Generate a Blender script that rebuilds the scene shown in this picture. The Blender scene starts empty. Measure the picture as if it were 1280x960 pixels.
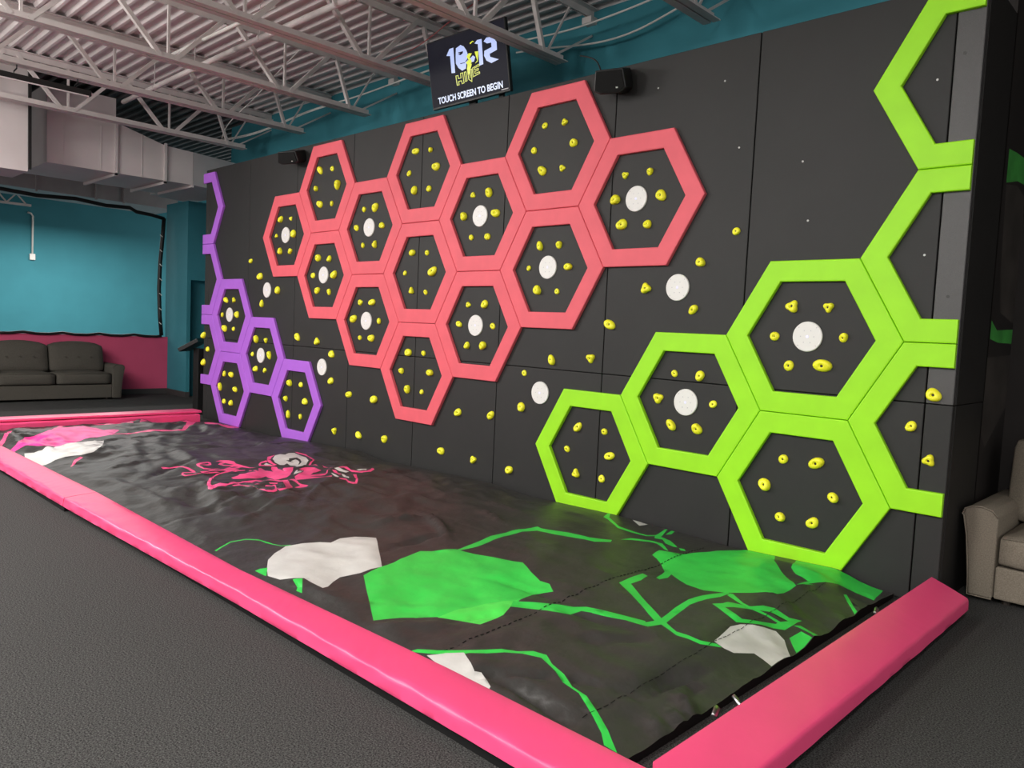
import bpy, bmesh, math, random
from mathutils import Vector, Matrix, noise
from mathutils.geometry import delaunay_2d_cdt
random.seed(7)
SC = bpy.context.scene
COL = SC.collection

# ---------------------------------------------------------------- camera
cam = bpy.data.cameras.new('camera')
cam.sensor_width = 36.0
cam.lens = 36.0 * 960.51 / 1280.0
cam.clip_start = 0.05
cam_ob = bpy.data.objects.new('camera', cam)
COL.objects.link(cam_ob)
_r = Vector((0.7165110457, 0.6960714817, 0.0457866105))
_u = Vector((-0.0820710597, 0.0189361441, 0.9964465684))
_f = Vector((-0.6927310174, 0.7177227284, -0.0706952806))
_m = Matrix((_r, _u, -_f)).transposed().to_4x4()
_m.translation = Vector((8.91629, -5.00726, 1.53926))
cam_ob.matrix_world = _m
SC.camera = cam_ob

# ---------------------------------------------------------------- world, exposure, big lights
SC.view_settings.view_transform = 'Standard'
SC.view_settings.look = 'None'
SC.view_settings.gamma = 1.0
SC.view_settings.use_curve_mapping = False
SC.view_settings.exposure = 0.0
w = bpy.data.worlds.new('hall_ambient')
SC.world = w
w.use_nodes = True
w.node_tree.nodes['Background'].inputs[0].default_value = (1.0, 0.985, 0.97, 1)
w.node_tree.nodes['Background'].inputs[1].default_value = 0.95

def area(name, loc, size, power, rot=(0, 0, 0), col=(1.0, 0.97, 0.93)):
    l = bpy.data.lights.new(name, 'AREA')
    l.shape = 'RECTANGLE'
    l.size, l.size_y = size
    l.energy = power
    l.color = col
    o = bpy.data.objects.new(name, l)
    o.location = loc
    o.rotation_euler = rot
    COL.objects.link(o)
    return o

# rows of ceiling luminaires hung under the joists, all running along y, plus fills
TILT = (0.35, 0, 0)
area('overhead_light', (-1.19, -5.6, 4.00), (0.12, 3.2), 200, TILT)
area('overhead_light', (-3.30, -5.6, 3.95), (0.12, 3.2), 330, (0, -0.65, 0))  # unseen fill added to brighten the pink wall and dark sofa
area('overhead_light', (2.10, -7.2, 4.00), (0.14, 3.6), 270, TILT)
area('overhead_light', (5.40, -7.2, 4.00), (0.14, 3.6), 245, TILT)
area('overhead_light', (9.50, -7.4, 4.00), (0.14, 3.0), 240, TILT)
UP = (math.pi, 0, 0)                                            # unseen uplights, added to brighten the deck
area('deck_fill_light', (-1.19, -5.6, 3.70), (0.6, 3.2), 110, UP)
area('deck_fill_light', (2.10, -6.0, 3.70), (0.6, 3.6), 110, UP)
area('deck_fill_light', (5.40, -6.0, 3.70), (0.6, 3.6), 95, UP)
area('overhead_light', (-10.5, 0.5, 3.60), (0.3, 3.5), 270)      # the room behind the pink wall

# ------ positions in metres
HOLDS=[('R1',0.725,3.322,0.088,2),('R1',0.977,3.317,0.062,1),('R1',1.097,3.12,0.103,0),('R1',0.629,3.119,0.075,3),('R1',0.739,2.925,0.088,0),('R1',0.982,2.914,0.063,1),('R2',-0.183,2.808,0.087,0),('R2',0.069,2.801,0.056,4),('R2',0.144,2.61,0.093,0),('R2',-0.284,2.604,0.057,4),('R2',-0.183,2.405,0.088,0),('R2',0.071,2.399,0.079,4),('R3',1.641,2.796,0.066,1),('R3',1.857,2.799,0.094,2),('R3',1.509,2.6,0.077,1),('R3',1.989,2.6,0.071,0),('R3',1.639,2.4,0.063,1),('R3',1.86,2.402,0.085,4),('R4',0.732,2.287,0.089,0),('R4',0.974,2.277,0.074,3),('R4',0.624,2.081,0.074,1),('R4',1.079,2.085,0.098,0),('R4',0.728,1.896,0.087,2),('R4',0.98,1.882,0.077,1),('R5',2.533,3.323,0.08,2),('R5',2.76,3.308,0.056,3),('R5',2.867,3.128,0.087,0),('R5',2.428,3.109,0.065,1),('R5',2.528,2.928,0.084,0),('R5',2.76,2.922,0.073,1),('R6',2.524,2.285,0.082,2),('R6',2.769,2.277,0.058,1),('R6',2.417,2.078,0.058,1),('R6',2.875,2.091,0.102,2),('R6',2.534,1.893,0.076,4),('R6',2.769,1.877,0.057,1),('R7',1.635,1.766,0.069,4),('R7',1.854,1.77,0.089,2),('R7',1.51,1.576,0.096,2),('R7',1.986,1.564,0.071,1),('R7',1.638,1.367,0.06,1),('R7',1.865,1.372,0.085,0),('R8',3.427,2.797,0.057,4),('R8',3.645,2.802,0.082,0),('R8',3.306,2.602,0.085,3),('R8',3.755,2.605,0.084,3),('R8',3.422,2.399,0.06,1),('R8',3.654,2.398,0.065,3),('R9',3.426,1.757,0.057,4),('R9',3.652,1.766,0.076,0),('R9',3.301,1.57,0.068,2),('R9',3.771,1.562,0.062,1),('R9',3.43,1.37,0.068,3),('R9',3.645,1.375,0.083,0),('R10',2.527,1.25,0.085,0),('R10',2.772,1.254,0.061,1),('R10',2.423,1.048,0.067,3),('R10',2.879,1.062,0.086,2),('R10',2.529,0.86,0.085,0),('R10',2.765,0.855,0.058,1),('R11',4.309,3.318,0.06,1),('R11',4.536,3.317,0.062,4),('R11',4.193,3.12,0.065,1),('R11',4.647,3.125,0.072,0),('R11',4.307,2.931,0.082,0),('R11',4.536,2.929,0.059,4),('R12',4.315,2.285,0.076,2),('R12',4.539,2.279,0.064,3),('R12',4.195,2.09,0.052,1),('R12',4.647,2.092,0.077,2),('R12',4.309,1.896,0.086,0),('R12',4.541,1.884,0.053,1),('R13',5.2,2.802,0.059,4),('R13',5.43,2.803,0.057,3),('R13',5.111,2.616,0.086,0),('R13',5.548,2.613,0.085,0),('R13',5.194,2.413,0.089,0),('R13',5.435,2.403,0.07,3),('G1',4.853,0.746,0.079,2),('G1',5.129,0.739,0.06,1),('G1',4.744,0.542,0.06,1),('G1',5.2,0.549,0.081,2),('G1',4.851,0.349,0.08,4),('G1',5.129,0.349,0.065,1),('G2',5.759,1.263,0.055,1),('G2',5.978,1.262,0.073,0),('G2',5.632,1.064,0.084,4),('G2',6.098,1.063,0.061,1),('G2',5.753,0.87,0.083,2),('G2',5.98,0.866,0.081,0),('G3',6.643,1.782,0.087,4),('G3',6.884,1.776,0.07,4),('G3',6.534,1.578,0.064,3),('G3',6.995,1.582,0.06,3),('G3',6.647,1.381,0.073,1),('G3',6.875,1.394,0.104,2),('G4',6.654,0.743,0.069,1),('G4',6.881,0.748,0.091,2),('G4',6.534,0.549,0.086,0),('G4',7.004,0.545,0.071,3),('G4',6.658,0.346,0.07,3),('G4',6.886,0.35,0.077,0),('G7',7.549,1.265,0.082,0),('G7',7.442,1.065,0.066,3),('G7',7.553,0.868,0.074,4),('P1',-1.656,1.768,0.087,2),('P1',-1.428,1.769,0.08,4),('P1',-1.779,1.559,0.071,1),('P1',-1.317,1.571,0.085,0),('P1',-1.681,1.367,0.098,0),('P1',-1.422,1.368,0.064,1),('P2',-1.678,0.72,0.083,1),('P2',-1.453,0.723,0.087,0),('P2',-1.802,0.52,0.1,2),('P2',-1.322,0.52,0.081,3),('P2',-1.667,0.324,0.077,1),('P2',-1.453,0.323,0.087,0),('P3',-0.758,1.253,0.103,0),('P3',-0.498,1.246,0.076,4),('P3',-0.856,1.046,0.062,1),('P3',-0.392,1.052,0.091,2),('P3',-0.751,0.853,0.083,0),('P3',-0.505,0.852,0.071,4),('P4',0.136,0.731,0.093,0),('P4',0.409,0.734,0.072,1),('P4',0.056,0.525,0.074,3),('P4',0.522,0.534,0.086,0),('P4',0.118,0.332,0.088,2),('P4',0.411,0.333,0.072,1),('P5',-2.368,1.246,0.103,0),('P5',-2.224,1.044,0.085,1),('P5',-2.352,0.841,0.092,0)]
LOOSE=[('alone on the black wall below and left of the leftmost red hexagon',-0.953,2.301,0.068,0),('just above left of the white target between the purple and red hexagons',-0.681,2.089,0.096,0),('just right of the white target between the purple and red hexagons',-0.214,1.908,0.093,0),('just below the white target between the purple and red hexagons',-0.629,1.734,0.086,2),('left of two above the long seam,below the red cluster',0.306,1.323,0.091,2),('right of two above the long seam,below the red cluster',0.755,1.29,0.093,4),('upper right of the white target left of the lowest red hexagon',1.084,1.151,0.086,0),('lower right of the white target left of the lowest red hexagon',1.084,0.835,0.082,0),('first of two loose holds left of the lowest red hexagon tip',1.461,0.706,0.089,2),('close beside the lower left side of the lowest red hexagon',1.949,0.7,0.094,0),('leftmost of the six in the bottom row above the mat',1.18,0.249,0.087,4),('second from left in the bottom row above the mat',1.68,0.268,0.088,2),('third from left in the bottom row above the mat',2.168,0.285,0.082,0),('fourth from left in the bottom row above the mat',3.112,0.29,0.079,0),('fifth from left in the bottom row above the mat',3.583,0.276,0.076,4),('rightmost of the six in the bottom row above the mat',4.069,0.253,0.078,0),('left one of two just below right of the lowest red hexagon',3.341,0.705,0.079,0),('right one of two just below right of the lowest red hexagon',3.8,0.726,0.079,2),('above the white target beside the leftmost green hexagon',4.517,1.294,0.082,2),('small,upper left of the white target beside the leftmost green hexagon',4.203,1.154,0.056,1),('lower left of the white target beside the leftmost green hexagon',4.187,0.847,0.08,0),('straight above the top edge of the leftmost green hexagon',4.949,1.329,0.082,4),('on the vertical seam between red cluster and second green hexagon',5.129,1.616,0.092,2),('left of the white target below the rightmost red hexagon',5.457,1.909,0.088,4),('below the white target below the rightmost red hexagon',5.883,1.745,0.073,2),('between the rightmost red hexagon and the white target beneath it',5.92,2.096,0.073,0),('alone on the black wall right of the rightmost red hexagon',6.192,2.306,0.061,1)]
DISC=[('R2',-0.052,2.601),('R3',1.751,2.592),('R4',0.854,2.083),('R7',1.753,1.561),('R8',3.536,2.595),('R9',3.536,1.562),('R13',5.318,2.607),('R12',4.424,2.093),('G2',5.871,1.055),('G3',6.761,1.582),('P1',-1.55,1.564),('P3',-0.626,1.041)]
DISCL=[('on bare black wall between the purple and red hexagons',-0.496,1.909),('on bare black wall left of the lowest red hexagon',0.874,0.985),('on bare black wall left of the leftmost green hexagon',4.404,0.994),('on bare black wall below the rightmost red hexagon',5.741,1.912)]
GFX=[('white',[[-0.017,-2.858],[0.024,-2.781],[0.139,-2.738],[-0.06,-2.566],[-0.281,-2.348],[-0.234,-2.2],[-0.265,-2.024],[0.392,-2.268],[0.552,-2.388],[0.641,-2.527],[0.593,-2.658],[0.607,-2.747],[0.738,-2.906],[0.251,-2.922]]),('magenta',[[-0.301,-2.922],[-0.502,-2.817],[-0.693,-2.734],[-0.917,-2.641],[-0.994,-2.478],[-1.123,-2.362],[-1.491,-2.177],[-1.513,-1.92],[-1.477,-1.783],[-1.158,-1.735],[-1.04,-1.597],[-0.678,-1.801],[-0.535,-2.006],[-0.515,-2.148],[-0.281,-2.348],[-0.038,-2.526],[-0.078,-2.591],[-0.068,-2.669],[-0.162,-2.749],[-0.282,-2.824],[-0.158,-2.954]]),('pink',[[-1.123,-2.362],[-1.856,-2.069],[-1.948,-1.97],[-1.953,-1.866],[-1.826,-1.675],[-1.597,-1.593],[-1.735,-1.37],[-1.506,-1.269],[-1.472,-1.281],[-1.497,-1.451],[-1.55,-1.608],[-1.704,-1.712],[-1.844,-1.897],[-1.825,-2.005],[-1.325,-2.231]]),('pink',[[-0.747,-1.76],[-0.802,-1.595],[-0.921,-1.362],[-0.952,-1.194],[-0.885,-0.895],[-1.638,-0.503],[-1.881,-0.359],[-0.798,-0.89],[-0.756,-0.939],[-0.842,-1.236],[-0.827,-1.397],[-0.75,-1.613],[-0.691,-1.797]]),('pink',[[-0.795,-2.916],[-1.144,-2.786],[-1.38,-2.701],[-1.325,-2.666],[-1.098,-2.757],[-0.626,-2.93]]),('pink',[[1.058,-2.744],[0.776,-2.631],[0.694,-2.55],[0.72,-2.533],[0.857,-2.634],[1.024,-2.715]]),('pink',[[-1.956,-1.108],[-1.473,-1.2],[-1.666,-0.962],[-1.567,-0.743],[-1.565,-0.511],[-1.999,-0.326]]),('pink',[[-1.51,-0.323],[-1.748,-0.07],[-1.22,-0.189],[-1.348,-0.019],[-1.231,0.071],[-1.111,0.02],[-0.786,-0.257],[-1.07,-0.278],[-1.219,-0.314],[-1.398,-0.373]]),('white',[[-1.06,0.068],[-1.141,0.137],[-1.02,0.149],[-0.815,0.074],[-0.842,0.021]]),('pink',[[1.656,-2.152],[1.639,-2.131],[1.679,-2.083],[1.649,-2.005],[1.747,-1.98],[1.818,-1.958],[1.943,-1.961],[2.141,-2.01],[2.04,-2.007],[2.013,-2.087],[2.044,-2.107],[2.147,-2.125],[2.162,-2.06],[2.179,-1.977],[2.184,-1.868],[2.203,-1.838],[2.191,-1.927],[2.172,-2.073],[2.161,-2.14],[2.135,-2.151],[2.026,-2.118],[1.975,-2.085],[1.996,-2.006],[1.864,-1.987],[1.774,-2.001],[1.671,-2.014],[1.696,-2.089],[1.726,-2.161]]),('pink',[[1.769,-1.871],[1.769,-1.833],[1.716,-1.731],[1.769,-1.725],[1.839,-1.752],[1.861,-1.796],[1.835,-1.862],[1.851,-1.874],[1.965,-1.881],[1.98,-1.812],[1.975,-1.732],[2.016,-1.828],[2.001,-1.897],[1.839,-1.892]]),('black',[[1.819,-1.86],[1.797,-1.816],[1.765,-1.753],[1.8,-1.757],[1.818,-1.787]]),('pink',[[1.685,-1.642],[1.666,-1.587],[1.749,-1.535],[1.823,-1.52],[1.891,-1.533],[1.944,-1.517],[2.051,-1.469],[2.094,-1.43],[2.069,-1.478],[2.013,-1.531],[2.026,-1.618],[2.007,-1.708],[1.951,-1.632],[1.924,-1.588],[1.876,-1.646],[1.815,-1.677],[1.771,-1.636],[1.76,-1.591]]),('black',[[1.81,-1.644],[1.795,-1.597],[1.858,-1.577],[1.905,-1.559],[1.881,-1.598],[1.848,-1.632]]),('black',[[1.965,-1.638],[1.952,-1.582],[1.995,-1.553],[1.989,-1.6]]),('pink',[[2.144,-1.998],[2.035,-1.856],[2.016,-1.712],[2.035,-1.562],[2.18,-1.79],[2.164,-1.915],[2.181,-1.996]]),('pink',[[2.104,-1.547],[2.075,-1.622],[2.209,-1.803],[2.215,-1.881],[2.3,-1.967],[2.571,-2.121],[2.66,-2.166],[2.921,-2.275],[2.979,-2.277],[2.923,-2.21],[2.821,-2.059],[2.746,-1.879],[2.638,-1.712],[2.916,-1.729],[2.869,-1.53],[2.834,-1.51],[2.678,-1.599],[2.607,-1.696],[2.602,-1.825],[2.777,-2.038],[2.709,-2.145],[2.683,-2.146],[2.569,-2.09],[2.284,-1.932],[2.229,-1.86],[2.221,-1.771],[2.107,-1.618],[2.122,-1.555]]),('pink',[[2.423,-1.838],[2.417,-1.771],[2.277,-1.604],[2.316,-1.575],[2.357,-1.567],[2.138,-1.528],[2.119,-1.504],[2.334,-1.53],[2.129,-1.422],[2.137,-1.401],[2.274,-1.391],[2.367,-1.395],[2.175,-1.316],[2.132,-1.288],[2.137,-1.259],[2.159,-1.245],[2.255,-1.287],[2.459,-1.338],[2.36,-1.299],[2.35,-1.278],[2.254,-1.181],[2.268,-1.129],[2.473,-1.253],[2.723,-1.428],[2.756,-1.476],[2.736,-1.553],[2.713,-1.57],[2.617,-1.556],[2.486,-1.535],[2.574,-1.679],[2.511,-1.798],[2.489,-1.853]]),('pink',[[2.831,-2.029],[2.78,-1.942],[2.905,-1.968],[3.004,-1.957],[3.161,-1.95],[3.236,-1.955],[3.278,-1.96],[3.279,-1.908],[3.234,-1.857],[3.132,-1.8],[3.006,-1.759],[3.018,-1.738],[3.217,-1.829],[3.31,-1.88],[3.315,-1.909],[3.329,-1.97],[3.258,-1.975],[3.119,-1.946],[2.98,-1.962],[2.909,-1.997],[2.908,-2.049]]),('pink',[[3.037,-1.938],[3.07,-1.902],[2.981,-1.8],[3.1,-1.774],[3.077,-1.797],[2.997,-1.827]]),('pink',[[2.961,-1.762],[3.011,-1.706],[3.026,-1.723],[2.979,-1.763]]),('pink',[[2.768,-1.542],[2.954,-1.599],[3.198,-1.7],[3.372,-1.818],[3.315,-1.856],[3.272,-1.851],[3.112,-1.776],[3.291,-1.857],[3.306,-1.816],[3.359,-1.819],[3.027,-1.663]]),('pink',[[2.79,-1.549],[2.826,-1.525],[3.026,-1.601],[3.129,-1.631],[3.367,-1.824],[3.313,-1.86],[3.253,-1.845],[3.298,-1.794]]),('pink',[[2.835,-1.501],[2.856,-1.464],[3.03,-1.516],[3.09,-1.523],[3.172,-1.509],[3.182,-1.539],[3.16,-1.592],[3.133,-1.619],[3.121,-1.57],[3.109,-1.553],[2.983,-1.528]]),('white',[[1.934,-1.171],[1.785,-1.062],[1.751,-0.987],[1.808,-0.962],[1.731,-0.873],[1.746,-0.823],[1.85,-0.813],[1.974,-0.817],[2.109,-0.869],[2.156,-0.914],[2.376,-1.09],[2.374,-1.132],[2.22,-1.085],[2.19,-1.123],[2.109,-1.109],[2.156,-1.169],[2.137,-1.201],[2.05,-1.207]]),('black',[[1.999,-1.026],[1.984,-0.927],[2.034,-0.916],[2.138,-0.965],[2.172,-1.007],[2.178,-1.028],[2.133,-0.985],[2.056,-0.957],[2.033,-0.972],[2.061,-1.038],[2.105,-1.03],[2.066,-1.063],[2.031,-1.076],[2.031,-1.043]]),('pink',[[1.784,-1.1],[1.759,-1.048],[1.842,-1.132],[1.964,-1.209],[2.062,-1.229],[2.113,-1.219],[2.116,-1.285],[2.072,-1.387],[2.008,-1.359],[1.928,-1.291],[1.933,-1.24],[1.977,-1.242],[1.992,-1.324],[2.054,-1.357],[2.078,-1.275],[2.095,-1.247],[2.019,-1.259],[1.922,-1.224],[1.786,-1.146]]),('white',[[2.035,-1.316],[1.992,-1.271],[2.059,-1.276],[2.088,-1.259],[2.073,-1.325]]),('pink',[[1.686,-0.776],[1.739,-0.772],[1.827,-0.729],[1.98,-0.762],[2.12,-0.807],[2.172,-0.867],[2.354,-1.033],[2.367,-1.074],[2.157,-0.88],[2.119,-0.829],[1.98,-0.786],[1.865,-0.764],[1.779,-0.795]]),('pink',[[2.196,-0.904],[2.319,-0.912],[2.569,-0.979],[2.728,-0.97],[2.703,-0.854],[2.758,-0.845],[2.843,-0.857],[2.941,-0.834],[3.006,-0.79],[2.952,-0.706],[2.846,-0.618],[2.986,-0.69],[3.033,-0.763],[2.995,-0.837],[2.888,-0.875],[2.82,-0.875],[2.747,-0.871],[2.754,-0.965],[2.586,-0.989],[2.384,-0.94]]),('pink',[[2.44,-1.17],[2.411,-1.089],[2.446,-1.033],[2.595,-1.06],[2.65,-1.056],[2.69,-1.14],[2.767,-1.244],[2.797,-1.1],[2.709,-1.033],[2.726,-0.99],[2.714,-1.026],[2.801,-1.086],[2.827,-1.129],[2.894,-1.306],[2.896,-1.388],[2.907,-1.105],[2.946,-1.131],[2.962,-1.307],[2.953,-1.422],[2.929,-1.487],[2.797,-1.425],[2.73,-1.341],[2.642,-1.248],[2.471,-1.135]]),('white',[[2.745,-1.406],[2.5,-1.237],[2.461,-1.193],[2.658,-1.32],[2.462,-1.14],[2.672,-1.286],[2.725,-1.369]]),('white',[[2.728,-0.97],[2.726,-0.925],[2.801,-0.918],[2.856,-0.887],[2.883,-0.938],[2.8,-0.961]]),('pink',[[2.742,-1.0],[2.774,-0.977],[2.954,-1.03],[2.955,-1.062],[2.803,-1.017]]),('white',[[2.827,-1.065],[2.907,-1.073],[3.005,-1.095],[3.077,-1.153],[2.9,-1.09]]),('white',[[2.952,-1.034],[2.992,-1.033],[3.113,-1.061],[3.159,-1.091],[3.073,-1.087]]),('pink',[[3.104,-1.16],[3.139,-1.11],[3.272,-1.136],[3.302,-1.125],[3.238,-1.071],[3.098,-1.008],[3.128,-0.991],[3.248,-1.056],[3.373,-1.152],[3.364,-1.187],[3.189,-1.143],[3.131,-1.167]]),('white',[[2.896,-0.831],[2.859,-0.755],[2.915,-0.725],[2.986,-0.786],[2.929,-0.826]]),('green',[[5.332,-2.45],[5.291,-2.256],[5.216,-1.941],[5.343,-1.75],[5.542,-1.681],[5.799,-1.612],[5.936,-1.687],[6.061,-1.742],[6.129,-1.738],[6.217,-1.804],[6.157,-1.858],[6.192,-2.047],[6.222,-2.149],[6.27,-2.304],[6.272,-2.416],[6.122,-2.458],[6.039,-2.529],[5.922,-2.64],[5.88,-2.773]]),('lime',[[6.065,-2.516],[6.06,-2.368],[6.088,-2.203],[6.185,-2.06],[6.222,-2.149],[6.27,-2.304],[6.272,-2.416],[6.122,-2.458]]),('green',[[5.356,-1.773],[5.315,-1.585],[5.238,-1.338],[5.223,-1.111],[5.245,-0.868],[5.298,-0.884],[5.496,-0.82],[5.675,-0.801],[5.797,-0.701],[5.824,-0.754],[5.761,-0.851],[5.622,-0.883],[5.467,-0.931],[5.321,-0.952],[5.293,-1.158],[5.326,-1.398],[5.376,-1.594],[5.37,-1.751]]),('green',[[6.174,-2.079],[6.266,-2.022],[6.382,-1.94],[6.496,-1.857],[6.588,-1.841],[6.692,-1.797],[6.81,-1.777],[6.849,-1.836],[6.737,-1.86],[6.618,-1.879],[6.507,-1.915],[6.468,-2.041],[6.313,-2.072],[6.222,-2.149]]),('green',[[6.289,-2.824],[6.369,-2.773],[6.47,-2.671],[6.551,-2.546],[6.67,-2.461],[6.733,-2.44],[6.809,-2.491],[6.906,-2.523],[7.0,-2.583],[7.086,-2.594],[7.179,-2.643],[7.28,-2.706],[7.383,-2.786],[7.322,-2.785],[7.273,-2.738],[7.183,-2.682],[7.053,-2.604],[6.954,-2.588],[6.857,-2.528],[6.738,-2.482],[6.58,-2.558],[6.492,-2.691],[6.375,-2.81],[6.267,-2.86]]),('white',[[4.68,-2.693],[4.604,-2.608],[4.526,-2.49],[4.557,-2.384],[4.608,-2.287],[4.666,-2.242],[4.627,-2.146],[4.64,-2.039],[4.752,-1.944],[5.066,-2.147],[5.3,-2.297],[5.288,-2.444],[5.243,-2.549],[5.292,-2.625],[5.366,-2.707],[5.377,-2.747],[5.262,-2.743],[5.158,-2.731],[5.117,-2.774],[5.063,-2.826],[4.95,-2.839],[4.848,-2.792]]),('white',[[6.364,-2.831],[6.466,-2.699],[6.638,-2.795],[6.651,-2.767],[6.767,-2.825],[6.788,-2.874],[6.586,-2.868]]),('green',[[6.388,-1.426],[6.364,-1.241],[6.359,-1.146],[6.411,-1.17],[6.443,-1.287],[6.438,-1.38],[6.609,-1.51],[6.842,-1.682],[6.809,-1.505],[6.801,-1.357],[6.817,-1.225],[6.862,-1.08],[6.833,-1.027],[6.861,-1.001],[6.892,-1.078],[6.892,-1.174],[6.867,-1.275],[6.846,-1.414],[6.863,-1.574],[6.892,-1.713],[6.993,-1.781],[7.128,-1.789],[7.189,-1.739],[7.216,-1.737],[7.142,-1.812],[7.018,-1.821],[6.888,-1.752],[6.87,-1.846],[6.75,-1.862],[6.564,-1.899],[6.538,-1.866],[6.635,-1.821],[6.73,-1.806],[6.823,-1.791],[6.835,-1.733],[6.647,-1.596]]),('green',[[6.156,-0.742],[6.135,-0.623],[6.259,-0.568],[6.292,-0.452],[6.354,-0.245],[6.452,0.005],[6.552,0.007],[6.664,0.028],[6.76,-0.23],[6.893,-0.42],[7.103,-0.675],[7.101,-0.914],[6.935,-1.024],[6.77,-1.143],[6.651,-1.128],[6.453,-0.975],[6.489,-1.071],[6.499,-1.177],[6.461,-1.156],[6.397,-0.963],[6.282,-0.825]]),('green',[[6.906,-0.303],[6.813,0.04],[6.883,0.12],[7.069,0.103],[7.215,0.243],[7.304,0.234],[7.472,0.055],[7.451,-0.001],[7.37,0.024],[7.41,-0.291],[7.295,-0.269],[7.204,-0.3],[7.16,-0.4],[7.117,-0.543],[7.144,-0.509],[7.097,-0.663],[7.098,-0.498],[6.996,-0.434]]),('green',[[7.289,-0.442],[7.291,-0.402],[7.438,-0.6],[7.433,-0.636]]),('green',[[7.333,-1.261],[7.349,-1.16],[7.477,-1.209],[7.45,-1.387]]),('white',[[7.163,-1.723],[7.134,-1.507],[7.149,-1.43],[7.227,-1.328],[7.267,-1.275],[7.326,-1.303],[7.444,-1.456],[7.447,-1.656],[7.377,-1.63],[7.318,-1.614],[7.266,-1.715],[7.223,-1.733]]),('green',[[6.892,-1.067],[6.911,-1.065],[7.025,-1.167],[7.087,-1.197],[7.162,-1.166],[7.248,-1.174],[7.236,-1.188],[7.165,-1.184],[7.096,-1.216],[7.026,-1.193],[6.897,-1.103]]),('green',[[7.295,-1.136],[7.316,-1.094],[7.391,-1.128],[7.46,-1.133],[7.472,-1.194],[7.403,-1.171],[7.335,-1.138]]),('green',[[6.923,-1.316],[6.961,-1.27],[6.966,-1.231],[6.99,-1.214],[7.081,-1.186],[7.157,-1.063],[7.25,-1.085],[7.291,-1.015],[7.293,-1.138],[7.288,-1.219],[7.247,-1.262],[7.13,-1.439],[7.046,-1.402]]),('black',[[7.0,-1.318],[7.033,-1.294],[7.098,-1.219],[7.162,-1.14],[7.262,-1.124],[7.236,-1.188],[7.234,-1.21],[7.135,-1.39],[7.094,-1.384]]),('green',[[7.079,-1.207],[7.099,-1.195],[7.162,-1.166],[7.248,-1.174],[7.238,-1.193],[7.165,-1.184],[7.096,-1.216]]),('green',[[5.315,-0.169],[5.242,-0.004],[5.266,-0.005],[5.347,-0.134],[5.564,-0.301],[5.72,-0.328],[5.851,-0.346],[5.867,-0.262],[5.793,-0.017],[5.806,-0.001],[5.923,-0.279],[6.024,-0.319],[6.168,-0.452],[6.139,-0.462],[6.068,-0.446],[5.987,-0.359],[5.928,-0.374],[5.893,-0.311],[5.857,-0.373],[5.735,-0.368],[5.585,-0.347],[5.381,-0.199]]),('green',[[5.82,-0.633],[5.838,-0.533],[5.965,-0.458],[6.055,-0.463],[6.18,-0.583],[6.135,-0.568],[6.029,-0.498],[5.974,-0.509],[5.862,-0.566]]),('green',[[5.892,-0.171],[5.842,-0.01],[5.871,0.001],[5.908,-0.115]]),('green',[[6.185,-0.46],[6.218,-0.446],[6.243,-0.467],[6.222,-0.499]]),('white',[[5.483,0.026],[5.529,0.026],[5.639,-0.028],[5.63,-0.129]]),('green',[[4.804,-2.843],[4.803,-2.81],[4.829,-2.777],[4.941,-2.844],[4.917,-2.847]]),('green',[[5.14,-2.792],[5.137,-2.771],[5.155,-2.738],[5.322,-2.84],[5.269,-2.844],[5.244,-2.822]]),('green',[[4.267,-2.84],[4.222,-2.774],[4.161,-2.686],[4.183,-2.592],[4.285,-2.539],[4.401,-2.512],[4.484,-2.496],[4.519,-2.448],[4.535,-2.458],[4.499,-2.504],[4.419,-2.522],[4.295,-2.544],[4.203,-2.602],[4.186,-2.693],[4.234,-2.771],[4.284,-2.835]])]
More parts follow.
